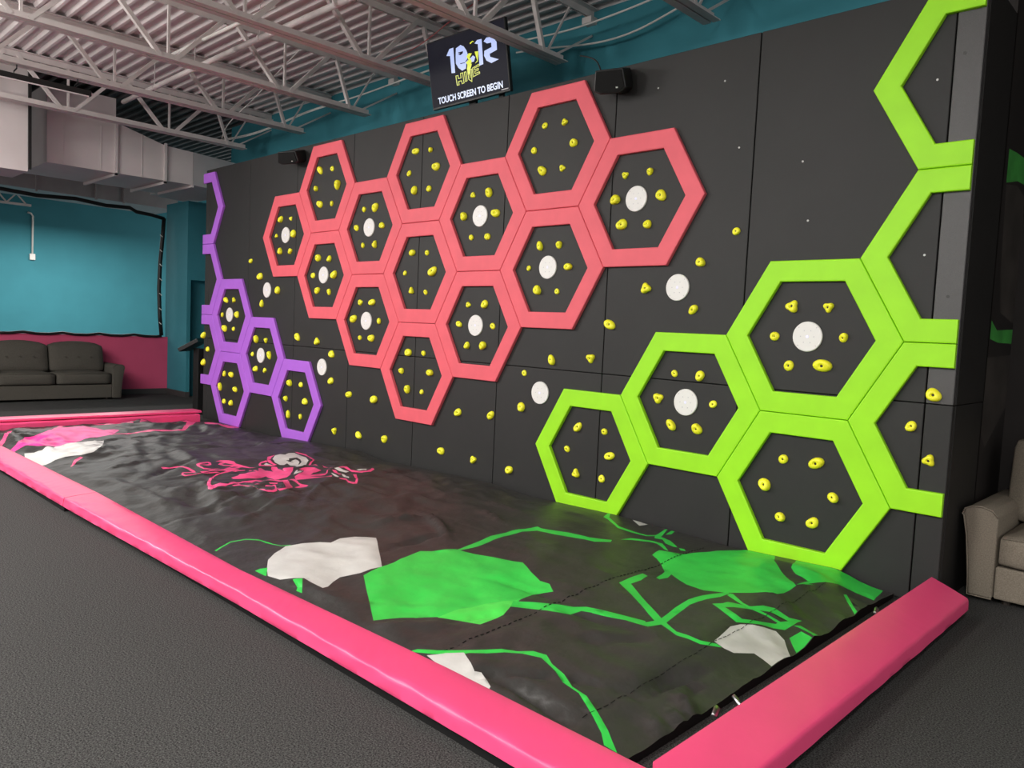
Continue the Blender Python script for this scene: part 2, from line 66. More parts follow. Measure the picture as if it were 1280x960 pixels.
TVG=[('digit',[(2.729,4.291),(2.783,4.346),(2.843,4.346),(2.836,4.112),(2.782,4.118),(2.783,4.28)]),('digit',[(2.88,4.332),(2.952,4.349),(2.997,4.326),(3.031,4.281),(3.042,4.249),(3.061,4.21),(3.016,4.174),(3.0,4.122),(2.943,4.112),(2.891,4.147),(2.86,4.194),(2.865,4.254)]),('digit',[(3.154,4.32),(3.193,4.344),(3.257,4.34),(3.251,4.114),(3.196,4.11),(3.199,4.306)]),('digit',[(3.281,4.313),(3.325,4.338),(3.409,4.328),(3.456,4.272),(3.453,4.203),(3.35,4.187),(3.355,4.159),(3.466,4.116),(3.363,4.102),(3.299,4.137),(3.271,4.186),(3.282,4.228),(3.383,4.241),(3.383,4.281),(3.326,4.285)]),('screen_black',[(2.906,4.288),(2.983,4.286),(2.974,4.267),(2.939,4.257),(2.903,4.268),(2.937,4.275),(2.911,4.279)]),('screen_black',[(2.924,4.184),(2.993,4.18),(2.993,4.174),(2.926,4.177)]),('wasp',[(3.023,4.228),(3.058,4.251),(3.105,4.241),(3.068,4.209),(3.095,4.169),(3.057,4.126),(3.029,4.151),(3.008,4.175),(3.05,4.192)]),('wasp',[(3.029,4.151),(3.092,4.149),(3.061,4.095),(3.028,4.051),(3.015,4.114)]),('screen_black',[(3.04,4.229),(3.073,4.243),(3.052,4.202),(3.017,4.184),(2.993,4.183),(3.028,4.202)]),('digit',[(3.067,4.199),(3.117,4.219),(3.146,4.199),(3.125,4.163),(3.078,4.162)]),('wasp',[(3.145,4.248),(3.198,4.242),(3.178,4.153),(3.138,4.141),(3.172,4.164)]),('screen_black',[(3.054,4.276),(3.086,4.339),(3.15,4.344),(3.156,4.332),(3.1,4.324),(3.075,4.282),(3.171,4.272),(3.198,4.296),(3.198,4.237),(3.137,4.25),(3.074,4.252)]),('wasp',[(3.086,4.339),(3.127,4.35),(3.156,4.334),(3.126,4.341),(3.094,4.326)]),('hive',[(2.837,4.084),(2.846,3.988),(2.858,3.987),(2.848,4.083)]),('hive',[(2.847,3.987),(2.886,3.987),(2.884,3.995),(2.845,3.994)]),('hive',[(2.885,3.987),(2.883,4.025),(2.872,4.026),(2.874,3.988)]),('hive',[(2.873,4.019),(2.928,4.018),(2.926,4.025),(2.871,4.026)]),('hive',[(2.916,4.025),(2.921,3.99),(2.932,3.989),(2.927,4.025)]),('hive',[(2.922,3.989),(2.962,3.992),(2.959,3.999),(2.919,3.996)]),('hive',[(2.961,3.991),(2.953,4.094),(2.942,4.095),(2.95,3.992)]),('hive',[(2.952,4.094),(2.909,4.096),(2.911,4.088),(2.954,4.087)]),('hive',[(2.91,4.096),(2.912,4.046),(2.923,4.045),(2.921,4.095)]),('hive',[(2.922,4.052),(2.872,4.053),(2.873,4.046),(2.924,4.045)]),('hive',[(2.884,4.046),(2.881,4.082),(2.87,4.083),(2.873,4.047)]),('hive',[(2.881,4.082),(2.837,4.083),(2.838,4.076),(2.882,4.075)]),('hive',[(2.966,4.096),(2.974,4.001),(2.985,4.0),(2.977,4.095)]),('hive',[(2.976,4.0),(3.009,4.004),(3.005,4.011),(2.972,4.007)]),('hive',[(3.008,4.003),(3.003,4.095),(2.992,4.096),(2.997,4.004)]),('hive',[(3.002,4.095),(2.966,4.095),(2.968,4.088),(3.004,4.088)]),('hive',[(3.015,4.102),(3.024,4.012),(3.035,4.011),(3.026,4.101)]),('hive',[(3.021,4.016),(3.07,3.983),(3.077,3.987),(3.028,4.021)]),('hive',[(3.075,3.984),(3.091,4.103),(3.08,4.105),(3.064,3.986)]),('hive',[(3.089,4.104),(3.056,4.103),(3.059,4.096),(3.092,4.097)]),('hive',[(3.058,4.104),(3.045,4.024),(3.056,4.022),(3.069,4.102)]),('hive',[(3.057,4.023),(3.052,4.101),(3.041,4.102),(3.046,4.024)]),('hive',[(3.051,4.101),(3.015,4.101),(3.017,4.094),(3.053,4.094)]),('hive',[(3.094,4.112),(3.089,4.024),(3.099,4.023),(3.104,4.111)]),('hive',[(3.091,4.023),(3.197,4.039),(3.193,4.046),(3.087,4.03)]),('hive',[(3.196,4.037),(3.194,4.059),(3.183,4.06),(3.185,4.038)]),('hive',[(3.192,4.06),(3.119,4.054),(3.122,4.047),(3.196,4.053)]),('hive',[(3.131,4.047),(3.131,4.074),(3.12,4.075),(3.12,4.048)]),('hive',[(3.122,4.067),(3.182,4.071),(3.179,4.078),(3.119,4.074)]),('hive',[(3.181,4.069),(3.183,4.091),(3.173,4.093),(3.17,4.071)]),('hive',[(3.182,4.092),(3.118,4.09),(3.12,4.083),(3.184,4.085)]),('hive',[(3.13,4.082),(3.131,4.106),(3.12,4.107),(3.119,4.084)]),('hive',[(3.122,4.099),(3.203,4.107),(3.199,4.114),(3.118,4.106)]),('hive',[(3.202,4.106),(3.196,4.129),(3.186,4.129),(3.192,4.106)]),('hive',[(3.194,4.13),(3.092,4.111),(3.096,4.104),(3.199,4.123)])]
CREASES=[(6.661,-2.77,7.155,-2.793,-0.022,0.03),(6.671,-2.761,7.211,-2.416,-0.01,0.02),(7.213,-2.392,7.267,-1.966,-0.02,0.03),(7.289,-2.249,7.436,-2.359,0.02,0.03),(7.337,-2.366,7.437,-2.46,0.014,0.025),(7.258,-2.092,7.324,-2.161,-0.014,0.02),(7.317,-2.467,7.421,-2.584,0.012,0.03),(6.723,-2.221,7.11,-1.867,-0.008,0.04),(6.379,-2.0,6.878,-1.923,-0.008,0.03),(6.131,-2.503,6.276,-2.194,-0.01,0.03),(5.918,-2.923,6.168,-2.535,0.01,0.04),(5.778,-1.95,6.33,-1.879,-0.008,0.03),(6.907,-2.03,7.185,-1.848,0.008,0.04),(4.366,-1.291,5.192,-1.686,0.016,0.03),(4.478,-1.747,4.637,-1.358,0.014,0.03),(5.057,-2.103,5.046,-1.558,-0.012,0.03),(3.165,0.04,4.658,-0.033,0.012,0.03),(4.516,-0.382,4.785,-0.179,-0.01,0.02),(4.652,-0.883,4.975,-0.985,0.012,0.02),(3.898,-1.983,3.034,-1.144,0.014,0.03),(2.14,-2.315,2.268,-1.52,0.014,0.04),(3.424,-2.501,3.113,-1.888,-0.018,0.04),(3.88,-2.477,3.561,-1.923,0.016,0.03),(2.062,-2.421,1.503,-1.715,-0.014,0.03),(1.496,-2.594,1.213,-2.065,0.014,0.03),(0.627,-1.591,1.097,-0.817,0.012,0.04),(-0.25,-0.842,1.819,-0.748,0.012,0.04),(1.987,-1.29,0.975,-1.037,-0.01,0.03),(3.073,-1.086,3.419,-0.532,0.01,0.03),(4.095,-0.729,4.828,-0.614,0.01,0.03),(1.983,-2.001,3.162,-2.254,0.01,0.03),(2.247,-2.651,3.22,-2.711,0.012,0.03)]
# ---------------------------------------------------------------- materials
def mat(name, col, rough=0.6, spec=0.5, noise_scale=None, noise_amt=0.0, bump=0.0, bump_scale=200.0, emit=None, estr=0.0, metal=0.0, bump_dist=0.002, stretch=None):
    m = bpy.data.materials.new(name)
    m.use_nodes = True
    nt = m.node_tree
    b = nt.nodes['Principled BSDF']
    b.inputs['Base Color'].default_value = (*col, 1)
    b.inputs['Roughness'].default_value = rough
    b.inputs['Specular IOR Level'].default_value = spec
    b.inputs['Metallic'].default_value = metal
    tc = nt.nodes.new('ShaderNodeTexCoord')
    src = tc.outputs['Object']
    if stretch:
        mp = nt.nodes.new('ShaderNodeMapping')
        mp.inputs['Scale'].default_value = stretch
        nt.links.new(src, mp.inputs[0])
        src = mp.outputs[0]
    if noise_scale:
        n = nt.nodes.new('ShaderNodeTexNoise')
        n.inputs['Scale'].default_value = noise_scale
        n.inputs['Detail'].default_value = 4
        nt.links.new(src, n.inputs['Vector'])
        mr = nt.nodes.new('ShaderNodeMapRange')
        mr.inputs['From Min'].default_value = 0.3
        mr.inputs['From Max'].default_value = 0.7
        mr.inputs['To Min'].default_value = 1 - noise_amt
        mr.inputs['To Max'].default_value = 1 + noise_amt
        nt.links.new(n.outputs['Fac'], mr.inputs['Value'])
        mx = nt.nodes.new('ShaderNodeVectorMath')
        mx.operation = 'SCALE'
        mx.inputs[0].default_value = col
        nt.links.new(mr.outputs[0], mx.inputs['Scale'])
        nt.links.new(mx.outputs[0], b.inputs['Base Color'])
    if bump:
        n2 = nt.nodes.new('ShaderNodeTexNoise')
        n2.inputs['Scale'].default_value = bump_scale
        n2.inputs['Detail'].default_value = 3
        nt.links.new(src, n2.inputs['Vector'])
        bp = nt.nodes.new('ShaderNodeBump')
        bp.inputs['Strength'].default_value = bump
        bp.inputs['Distance'].default_value = bump_dist
        nt.links.new(n2.outputs['Fac'], bp.inputs['Height'])
        nt.links.new(bp.outputs[0], b.inputs['Normal'])
    if emit:
        b.inputs['Emission Color'].default_value = (*emit, 1)
        b.inputs['Emission Strength'].default_value = estr
    return m

M = {}
M['carpet'] = mat('carpet_charcoal', (0.054, 0.054, 0.052), 0.95, 0.2, 150, 1.0, 0.8, 220, bump_dist=0.006)
M['panel'] = mat('wall_pad_black', (0.0155, 0.0155, 0.0148), 0.60, 0.45, 3, 0.10, 0.35, 420)
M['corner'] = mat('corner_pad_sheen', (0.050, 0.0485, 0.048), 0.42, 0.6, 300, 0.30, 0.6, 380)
M['side'] = mat('side_pad_black', (0.012, 0.011, 0.010), 0.6, 0.35, 3, 0.1, 0.3, 420)
M['red'] = mat('foam_coral_red', (0.80, 0.120, 0.155), 0.55, 0.4, 5, 0.05, 0.25, 350)
M['green'] = mat('foam_lime', (0.34, 0.80, 0.010), 0.52, 0.4, 5, 0.05, 0.25, 350)
M['purple'] = mat('foam_purple', (0.42, 0.13, 0.68), 0.55, 0.4, 5, 0.05, 0.25, 350)
M['hold'] = mat('hold_yellow', (0.97, 0.94, 0.03), 0.42, 0.5, 60, 0.05, 0.3, 500)
M['bolt'] = mat('bolt_dark', (0.015, 0.015, 0.012), 0.4, 0.5)
M['target'] = mat('target_white', (0.80, 0.79, 0.76), 0.45, 0.5)
M['target_led'] = mat('target_led', (0.7, 0.7, 0.9), 0.3, 0.5, emit=(0.55, 0.55, 1.0), estr=0.45)
M['target_dot'] = mat('target_dot', (0.50, 0.49, 0.52), 0.4, 0.5)
M['pad'] = mat('vinyl_pink', (0.86, 0.075, 0.215), 0.36, 0.5, 4, 0.03, 0.15, 60)
M['base'] = mat('pad_base_black', (0.008, 0.008, 0.008), 0.8, 0.2)
M['mat_black'] = mat('mat_vinyl_black', (0.038, 0.037, 0.0345), 0.45, 0.38, 6, 0.10, 0.4, 15, bump_dist=0.012)
M['mat_green'] = mat('mat_print_green', (0.033, 0.60, 0.075), 0.42, 0.5, 7, 0.08, 0.25, 22, bump_dist=0.006)
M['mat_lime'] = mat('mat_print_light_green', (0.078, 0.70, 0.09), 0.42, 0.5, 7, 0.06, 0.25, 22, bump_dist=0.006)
M['mat_white'] = mat('mat_print_white', (0.62, 0.62, 0.59), 0.42, 0.5, 9, 0.06, 0.25, 22, bump_dist=0.006)
M['mat_pink'] = mat('mat_print_pink', (0.86, 0.08, 0.24), 0.42, 0.5, 9, 0.05, 0.25, 22, bump_dist=0.006)
M['mat_magenta'] = mat('mat_print_magenta', (0.86, 0.045, 0.30), 0.42, 0.5, 9, 0.05, 0.25, 22, bump_dist=0.006)
M['teal'] = mat('teal_paint', (0.043, 0.225, 0.275), 0.75, 0.3, 2, 0.05, 0.15, 90)
M['pinkwall'] = mat('pink_paint', (0.58, 0.080, 0.17), 0.75, 0.3, 2, 0.04, 0.15, 90)
M['baseboard'] = mat('baseboard_dark', (0.05, 0.045, 0.045), 0.6)
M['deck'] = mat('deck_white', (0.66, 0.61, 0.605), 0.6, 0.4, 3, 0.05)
M['deck_dark'] = mat('deck_shaded', (0.10, 0.10, 0.10), 0.6, 0.4, 3, 0.2)  # same deck out of the light, its shade put into the colour
M['steel'] = mat('joist_white', (0.60, 0.555, 0.54), 0.55, 0.4, 8, 0.06)
M['duct'] = mat('duct_paint', (0.62, 0.575, 0.565), 0.55, 0.4, 2, 0.05)
M['duct_grey'] = mat('duct_galvanised', (0.36, 0.345, 0.345), 0.5, 0.5, 4, 0.08)
M['cable'] = mat('cable_white', (0.75, 0.74, 0.70), 0.5)
M['cable_red'] = mat('cable_red', (0.35, 0.05, 0.05), 0.5)
M['black'] = mat('black_plastic', (0.010, 0.010, 0.010), 0.45, 0.4)
M['screen'] = mat('screen_black', (0.006, 0.006, 0.008), 0.45, 0.08, emit=(0.010, 0.010, 0.016), estr=1.0)
M['digit'] = mat('screen_light_blue', (0.1, 0.1, 0.1), 0.3, 0.5, emit=(0.45, 0.55, 0.95), estr=0.95)
M['wasp'] = mat('screen_yellow', (0.1, 0.1, 0.0), 0.3, 0.5, emit=(0.72, 0.80, 0.03), estr=0.95)
M['hive'] = mat('screen_outline_yellow', (0.1, 0.1, 0.0), 0.3, 0.5, emit=(0.55, 0.60, 0.05), estr=0.9)
M['scrtext'] = mat('screen_text', (0.1, 0.1, 0.1), 0.3, 0.5, emit=(0.62, 0.70, 0.95), estr=0.95)
M['sofa_dark'] = mat('sofa_cloth_charcoal', (0.080, 0.074, 0.062), 0.95, 0.2, 140, 0.25, 0.5, 300)
M['sofa_tan'] = mat('sofa_cloth_taupe', (0.215, 0.185, 0.145), 0.95, 0.2, 140, 0.22, 0.5, 300)
M['foot'] = mat('foot_dark_wood', (0.02, 0.014, 0.01), 0.5)
M['lamp_on'] = mat('lamp_diffuser', (0.8, 0.74, 0.74), 0.4, 0.3)
M['greenled'] = mat('green_lamp', (0.0, 0.3, 0.1), 0.4, 0.3, emit=(0.0, 0.75, 0.22), estr=1.2)
M['mural_black'] = mat('mural_black', (0.016, 0.013, 0.012), 0.7, 0.3, 2, 0.2)
M['mural_smoke'] = mat('mural_smoke', (0.040, 0.034, 0.030), 0.7, 0.3, 3, 0.35)
M['mural_green'] = mat('mural_green', (0.05, 0.30, 0.05), 0.7, 0.3, 5, 0.25)
M['metal'] = mat('buckle_metal', (0.55, 0.55, 0.55), 0.3, 0.5, metal=1.0)
M['screw'] = mat('screw_pale', (0.55, 0.55, 0.53), 0.4)
M['door_dark'] = mat('doorway_dark', (0.004, 0.004, 0.004), 0.9, 0.1)

# fine crumpled creases of the mat fabric: relief only, chained in front of the existing bump
for k in ('mat_black', 'mat_green', 'mat_lime', 'mat_white', 'mat_pink', 'mat_magenta'):
    nt = M[k].node_tree
    tc = [n for n in nt.nodes if n.type == 'TEX_COORD'][0]; b0 = [n for n in nt.nodes if n.type == 'BUMP'][0]
    n = nt.nodes.new('ShaderNodeTexNoise'); n.noise_type = 'RIDGED_MULTIFRACTAL'
    n.inputs['Scale'].default_value = 2.6; n.inputs['Detail'].default_value = 3; n.inputs['Distortion'].default_value = 0.8
    nt.links.new(tc.outputs['Object'], n.inputs['Vector'])
    bp = nt.nodes.new('ShaderNodeBump'); bp.inputs['Strength'].default_value = 0.7; bp.inputs['Distance'].default_value = 0.022
    nt.links.new(n.outputs['Fac'], bp.inputs['Height']); nt.links.new(bp.outputs[0], b0.inputs['Normal'])

# ---------------------------------------------------------------- helpers
def link(name, me, m, parent=None, smooth=False):
    o = bpy.data.objects.new(name, me)
    COL.objects.link(o)
    if m is not None and not me.materials:
        me.materials.append(m)
    if parent is not None:
        o.parent = parent
    if smooth:
        for p in me.polygons:
            p.use_smooth = True
    return o

def tag(o, label=None, cat=None, group=None, kind=None):
    if label: o['label'] = label
    if cat: o['category'] = cat
    if group: o['group'] = group
    if kind: o['kind'] = kind
    return o

def thing(name, label, cat, loc=(0, 0, 0), rotz=0.0, group=None):
    o = bpy.data.objects.new(name, None)
    o.empty_display_size = 0.1
    COL.objects.link(o)
    o.location = loc
    o.rotation_euler = (0, 0, rotz)
    return tag(o, label, cat, group)

class MB:
    def __init__(s): s.v = []; s.f = []
    def add(s, vs, fs):
        n = len(s.v); s.v += [tuple(v) for v in vs]; s.f += [tuple(i + n for i in f) for f in fs]; return s
    def box(s, x0, x1, y0, y1, z0, z1):
        return s.add([(x0,y0,z0),(x1,y0,z0),(x1,y1,z0),(x0,y1,z0),(x0,y0,z1),(x1,y0,z1),(x1,y1,z1),(x0,y1,z1)],
                     [(0,3,2,1),(4,5,6,7),(0,1,5,4),(1,2,6,5),(2,3,7,6),(3,0,4,7)])
    def bar(s, a, b, wx, wz, up=(0, 0, 1)):
        a = Vector(a); b = Vector(b); t = (b - a).normalized(); u = Vector(up)
        if abs(t.dot(u)) > 0.98: u = Vector((0, 1, 0))
        x = t.cross(u).normalized() * wx / 2; z = x.cross(t).normalized() * wz / 2
        vs = [p + q for p in (a, b) for q in (-x - z, x - z, x + z, -x + z)]
        return s.add(vs, [(0,1,2,3),(7,6,5,4),(0,4,5,1),(1,5,6,2),(2,6,7,3),(3,7,4,0)])
    def tube(s, pts, r, n=8):
        pts = [Vector(p) for p in pts]; base = len(s.v); prev = None
        for i, p in enumerate(pts):
            t = (pts[min(i+1, len(pts)-1)] - pts[max(i-1, 0)]).normalized()
            u = Vector((0, 0, 1)) if abs(t.z) < 0.95 else Vector((0, 1, 0))
            x = t.cross(u).normalized(); z = x.cross(t).normalized()
            for k in range(n):
                a = 2 * math.pi * k / n
                s.v.append(tuple(p + x * r * math.cos(a) + z * r * math.sin(a)))
        for i in range(len(pts) - 1):
            for k in range(n):
                a = base + i*n + k; b = base + i*n + (k+1) % n
                s.f.append((a, b, b + n, a + n))
        s.f.append(tuple(base + k for k in range(n))[::-1])
        s.f.append(tuple(base + (len(pts)-1)*n + k for k in range(n)))
        return s
    def mesh(s, name='mesh'):
        me = bpy.data.meshes.new(name); me.from_pydata(s.v, [], s.f); me.update()
        bm = bmesh.new(); bm.from_mesh(me); bmesh.ops.recalc_face_normals(bm, faces=bm.faces); bm.to_mesh(me); bm.free()
        return me
    def build(s, name, m, parent=None, smooth=False):
        return link(name, s.mesh(name), m, parent, smooth)

def bevel_mesh(me, w, seg=2, smooth=True):
    bm = bmesh.new(); bm.from_mesh(me)
    bmesh.ops.bevel(bm, geom=list(bm.edges), offset=w, segments=seg, profile=0.5, affect='EDGES')
    if smooth:
        for f in bm.faces: f.smooth = True
    bm.to_mesh(me); bm.free()
    return me

def bbox(name, x0, x1, y0, y1, z0, z1, m, parent=None, bev=0.0, seg=2):
    me = MB().box(x0, x1, y0, y1, z0, z1).mesh(name)
    if bev: bevel_mesh(me, bev, seg, smooth=False)
    return link(name, me, m, parent)

def extrude_poly(pts, y0, y1, name):      # polygon in (x, z) extruded along y
    n = len(pts)
    vs = [(p[0], y0, p[1]) for p in pts] + [(p[0], y1, p[1]) for p in pts]
    fs = [tuple(range(n)), tuple(range(2*n-1, n-1, -1))] + [(i, (i+1) % n, n + (i+1) % n, n + i) for i in range(n)]
    return MB().add(vs, fs).mesh(name)

def structure(o): return tag(o, kind='structure')

# ---------------------------------------------------------------- setting
structure(bbox('floor', -22, 22, -16, 6, -0.12, 0.0, M['carpet']))
WT = 1.35
structure(bbox('wall_back', -4.35, 7.54, WT, WT + 0.12, 0, 4.88, M['teal']))
structure(bbox('wall_corridor', -5.35, -4.23, 2.6, 2.72, 0, 4.88, M['teal']))
structure(bbox('wall_corridor_side', -4.35, -4.23, 1.47, 2.6, 0, 4.88, M['teal']))
# return wall with a doorway behind the kiosk
structure(bbox('wall_return', -6.2, -5.47, 1.03, 1.15, 0.0, 3.62, M['teal']))
structure(MB().box(-5.47, -5.35, 1.03, 1.10, 0, 3.62).box(-5.47, -5.35, 1.10, 2.0, 2.18, 3.62).box(-5.47, -5.35, 2.0, 2.6, 0, 3.62).build('wall_doorway', M['teal']))
structure(bbox('door_1', -5.62, -5.57, 1.16, 2.05, 0.0, 2.24, M['teal']))
structure(MB().box(-6.2, -5.34, 1.015, 1.03, 0, 0.10).box(-5.35, -5.335, 1.03, 1.10, 0, 0.10).build('baseboard_return', M['baseboard']))
# pink knee wall with the open, net-edged span above it
structure(bbox('wall_left', -6.32, -6.20, -5.0, 1.03, 0, 1.09, M['pinkwall']))
structure(bbox('baseboard_left', -6.20, -6.185, -5.0, 1.015, 0, 0.10, M['baseboard']))
structure(bbox('trim_1', -6.32, -6.20, 1.03, 1.10, 0.0, 3.62, M['teal']))
structure(bbox('wall_far', -13.12, -13.0, -7, 5, 0, 4.9, M['teal']))

# corrugated deck
def deck(name, x0, x1, y0, y1, m, z=4.85, h=0.038, pitch=0.16):
    pr = []; y = y0
    while y < y1:
        pr += [(y, z + h), (y + 0.080, z + h), (y + 0.104, z), (y + 0.136, z)]; y += pitch
    vs = []
    for (a, b) in pr: vs += [(x0, a, b), (x1, a, b)]
    fs = [(2*i, 2*i+1, 2*i+3, 2*i+2) for i in range(len(pr) - 1)]
    n = len(vs)
    return structure(MB().add(vs, fs).build(name, m))
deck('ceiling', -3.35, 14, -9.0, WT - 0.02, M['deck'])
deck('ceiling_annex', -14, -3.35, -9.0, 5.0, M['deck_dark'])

# wall on the right, behind the side of the climbing wall, with a printed mural
def in_poly(x, y, P):
    c = False; j = len(P) - 1
    for i in range(len(P)):
        xi, yi = P[i]; xj, yj = P[j]
        if (yi > y) != (yj > y) and x < (xj - xi) * (y - yi) / (yj - yi) + xi: c = not c
        j = i
    return c
def cdt_mesh(name, outline, polys, to3, mats, extra=()):
    """flat sheet cut along the polygons' outlines; polys = [(material index, points)], later ones on top"""
    vs = []; es = []; pb = []
    for k, pts in [(0, outline)] + list(polys):
        n = len(vs); m_ = len(pts); vs += [Vector(p) for p in pts]
        es += [(n + i, n + (i + 1) % m_) for i in range(m_)]
        pb.append((k, pts, min(p[0] for p in pts), max(p[0] for p in pts), min(p[1] for p in pts), max(p[1] for p in pts)))
    vs += [Vector(p) for p in extra]
    ov, oe, of, a, b, fo = delaunay_2d_cdt(vs, es, [], 0, 1e-5, False)
    F = []; I = []
    for f in of:
        x = sum(ov[i][0] for i in f) / len(f); y = sum(ov[i][1] for i in f) / len(f)
        k = 0
        for q in reversed(pb[1:]):
            if q[2] <= x <= q[3] and q[4] <= y <= q[5] and in_poly(x, y, q[1]):
                k = q[0]; break
        F.append(tuple(f)); I.append(k)
    me = bpy.data.meshes.new(name)
    me.from_pydata([to3(v) for v in ov], [], F)
    for m in mats: me.materials.append(m)
    for p, i in zip(me.polygons, I): p.material_index = i
    return me

XR = 7.66
structure(bbox('wall_right', 7.55, 7.655, 0.72, 1.349, 0, 4.85, M['mural_black']))
mural = cdt_mesh('mural', [(0.72, 0.0), (1.349, 0.0), (1.349, 4.3), (0.72, 4.3)],
    [(1, [(0.80, 2.62), (0.86, 2.05), (0.95, 1.80), (1.349, 1.74), (1.349, 2.62), (1.1, 2.66)]),
     (2, [(0.80, 2.845), (1.0, 2.86), (1.349, 2.87), (1.349, 2.70), (1.1, 2.69), (0.80, 2.63)]),
     (2, [(0.74, 1.74), (0.90, 1.68), (1.349, 1.70), (1.349, 1.60), (0.95, 1.60), (0.74, 1.62)]),
     (1, [(0.72, 1.50), (1.349, 1.52), (1.349, 1.15), (0.85, 0.9), (0.72, 1.0)])],
    lambda v: (7.660, v[0], v[1]), [M['mural_black'], M['mural_smoke'], M['mural_green']])
structure(link('wall_right_mural', mural, None))
structure(bbox('wall_right_back', 7.545, 12.5, WT, WT + 0.12, 0, 4.88, M['mural_black']))

# ---------------------------------------------------------------- climbing wall
S = 0.594
wall = thing('climbing_wall', 'long black padded climbing wall of tall panels carrying the coloured hexagons', 'climbing wall', (2.66, 0.3, 0))
def wpart(name, x0, x1, y0, y1, z0, z1, m, bev=0.006):
    o = bbox(name, x0 - 2.66, x1 - 2.66, y0 - 0.3, y1 - 0.3, z0, z1, m, wall, bev, 2)
    return o
YP = 0.034
seams = [-2.378, -2.25, -1.03, 0.19, 1.41, 2.63, 3.85, 5.07, 6.285, 7.505, XR]
for i in range(len(seams) - 1):
    a, b = seams[i], seams[i+1]
    for z0, z1 in ((0.0, 1.208), (1.212, 3.66)):
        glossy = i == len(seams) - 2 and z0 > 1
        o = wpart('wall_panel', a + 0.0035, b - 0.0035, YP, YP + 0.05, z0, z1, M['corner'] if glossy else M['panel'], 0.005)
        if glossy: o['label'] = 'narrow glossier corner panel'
wpart('wall_core', -2.355, XR - 0.03, YP + 0.05, 0.64, 0.0, 3.63, M['base'], 0)
for z0, z1 in ((0.0, 1.208), (1.212, 3.66)):
    o = wpart('side_panel', XR - 0.028, XR, YP + 0.055, 0.70, z0, z1, M['side'], 0.004)
    wpart('side_panel', -2.378, -2.358, YP + 0.055, 0.64, z0, z1, M['side'], 0.004)
scr = MB().tube([(0, -0.003, 0), (0, 0.004, 0)], 0.007, 8).mesh('screw')
for x, z in ((5.461,3.43),(6.026,3.378),(6.171,2.892),(6.641,2.741),(6.705,2.348),(7.426,3.124),(7.434,2.097)):
    o = link('screw', scr, M['screw'], wall); o.location = (x - 2.66, YP - 0.3, z)
hol = MB().tube([(0, -0.002, 0), (0, 0.004, 0)], 0.010, 8).mesh('screw_hole')
for x, z in ((7.56, 3.25), (7.565, 2.55), (7.58, 1.85)):
    o = link('screw_hole', hol, M['bolt'], wall); o.location = (x - 2.66, YP - 0.3, z)

# ---------------------------------------------------------------- hexagon frames
H3 = math.sqrt(3) / 2
OFF = {'R': (0.0, 0.0), 'G': (8.4033, -3.4443), 'P': (-2.4534, -1.7489)}
HEX = {  # name: (column, half rows, label)
 'R2': (0, 0, 'leftmost red hexagon', 'red foam hexagon frame, leftmost of the red cluster, around a white target'),
 'R1': (1, 1, 'upper red hexagon of the second column', 'red foam hexagon frame, upper one in the second red column from the left'),
 'R4': (1, -1, 'lower red hexagon of the second column', 'red foam hexagon frame, lower one in the second red column from the left'),
 'R3': (2, 0, 'upper red hexagon of the third column', 'red foam hexagon frame, upper one in the third red column from the left'),
 'R7': (2, -2, 'lower red hexagon of the third column', 'red foam hexagon frame, lower one in the third red column from the left'),
 'R5': (3, 1, 'top red hexagon of the middle column', 'red foam hexagon frame, top of the middle red column, below the television'),
 'R6': (3, -1, 'middle red hexagon of the middle column', 'red foam hexagon frame, middle of the three in the middle red column'),
 'R10': (3, -3, 'lowest red hexagon', 'red foam hexagon frame, lowest of the whole red cluster'),
 'R8': (4, 0, 'upper red hexagon right of the middle column', 'red foam hexagon frame, upper one just right of the middle red column'),
 'R9': (4, -2, 'lower red hexagon right of the middle column', 'red foam hexagon frame, lower one just right of the middle red column'),
 'R11': (5, 1, 'topmost red hexagon beside the speaker', 'red foam hexagon frame, highest in the picture, beside the right wall speaker'),
 'R12': (5, -1, 'red hexagon just below the topmost one', 'red foam hexagon frame directly below the highest one, around a white target'),
 'R13': (6, 0, 'rightmost red hexagon', 'red foam hexagon frame, rightmost of the red cluster, around a white target'),
 'G1': (0, 0, 'leftmost green hexagon', 'lime green foam hexagon frame, leftmost of the green ones, foot behind the mat'),
 'G2': (1, 1, 'second green hexagon from the left', 'lime green foam hexagon frame, second from the left, around a white target'),
 'G3': (2, 2, 'third-column green hexagon with a white target', 'lime green foam hexagon frame, third column, upper one around a white target'),
 'G4': (2, 0, 'third-column green hexagon without a target', 'lime green foam hexagon frame, third column, lower one standing behind the mat'),
 'G5': (3, 5, '', 'lime green half hexagon frame at the right wall edge, topmost of three'),
 'G6': (3, 3, '', 'lime green half hexagon frame at the right wall edge, middle of three, empty inside'),
 'G7': (3, 1, 'lowest green half hexagon at the wall edge', 'lime green half hexagon frame at the right wall edge, lowest of three'),
 'P0': (-1, 3, '', 'purple half hexagon frame at the left wall edge, topmost of three'),
 'PZ': (-1, 1, '', 'purple half hexagon frame at the left wall edge, middle of three'),
 'P5': (-1, -1, 'lowest purple half hexagon', 'purple half hexagon frame at the left wall edge, lowest of three'),
 'P1': (0, 0, 'upper left purple hexagon', 'purple foam hexagon frame, highest full one, around a white target'),
 'P2': (0, -2, 'lower left purple hexagon', 'purple foam hexagon frame, full one at lower left without a target'),
 'P3': (1, -1, 'middle purple hexagon', 'purple foam hexagon frame in the middle of the full ones, around a white target'),
 'P4': (2, -2, 'rightmost purple hexagon', 'purple foam hexagon frame, rightmost of the purple ones'),
}
CEN = {}
RO, RI, BV = 0.594 - 0.002, 0.4290, 0.008
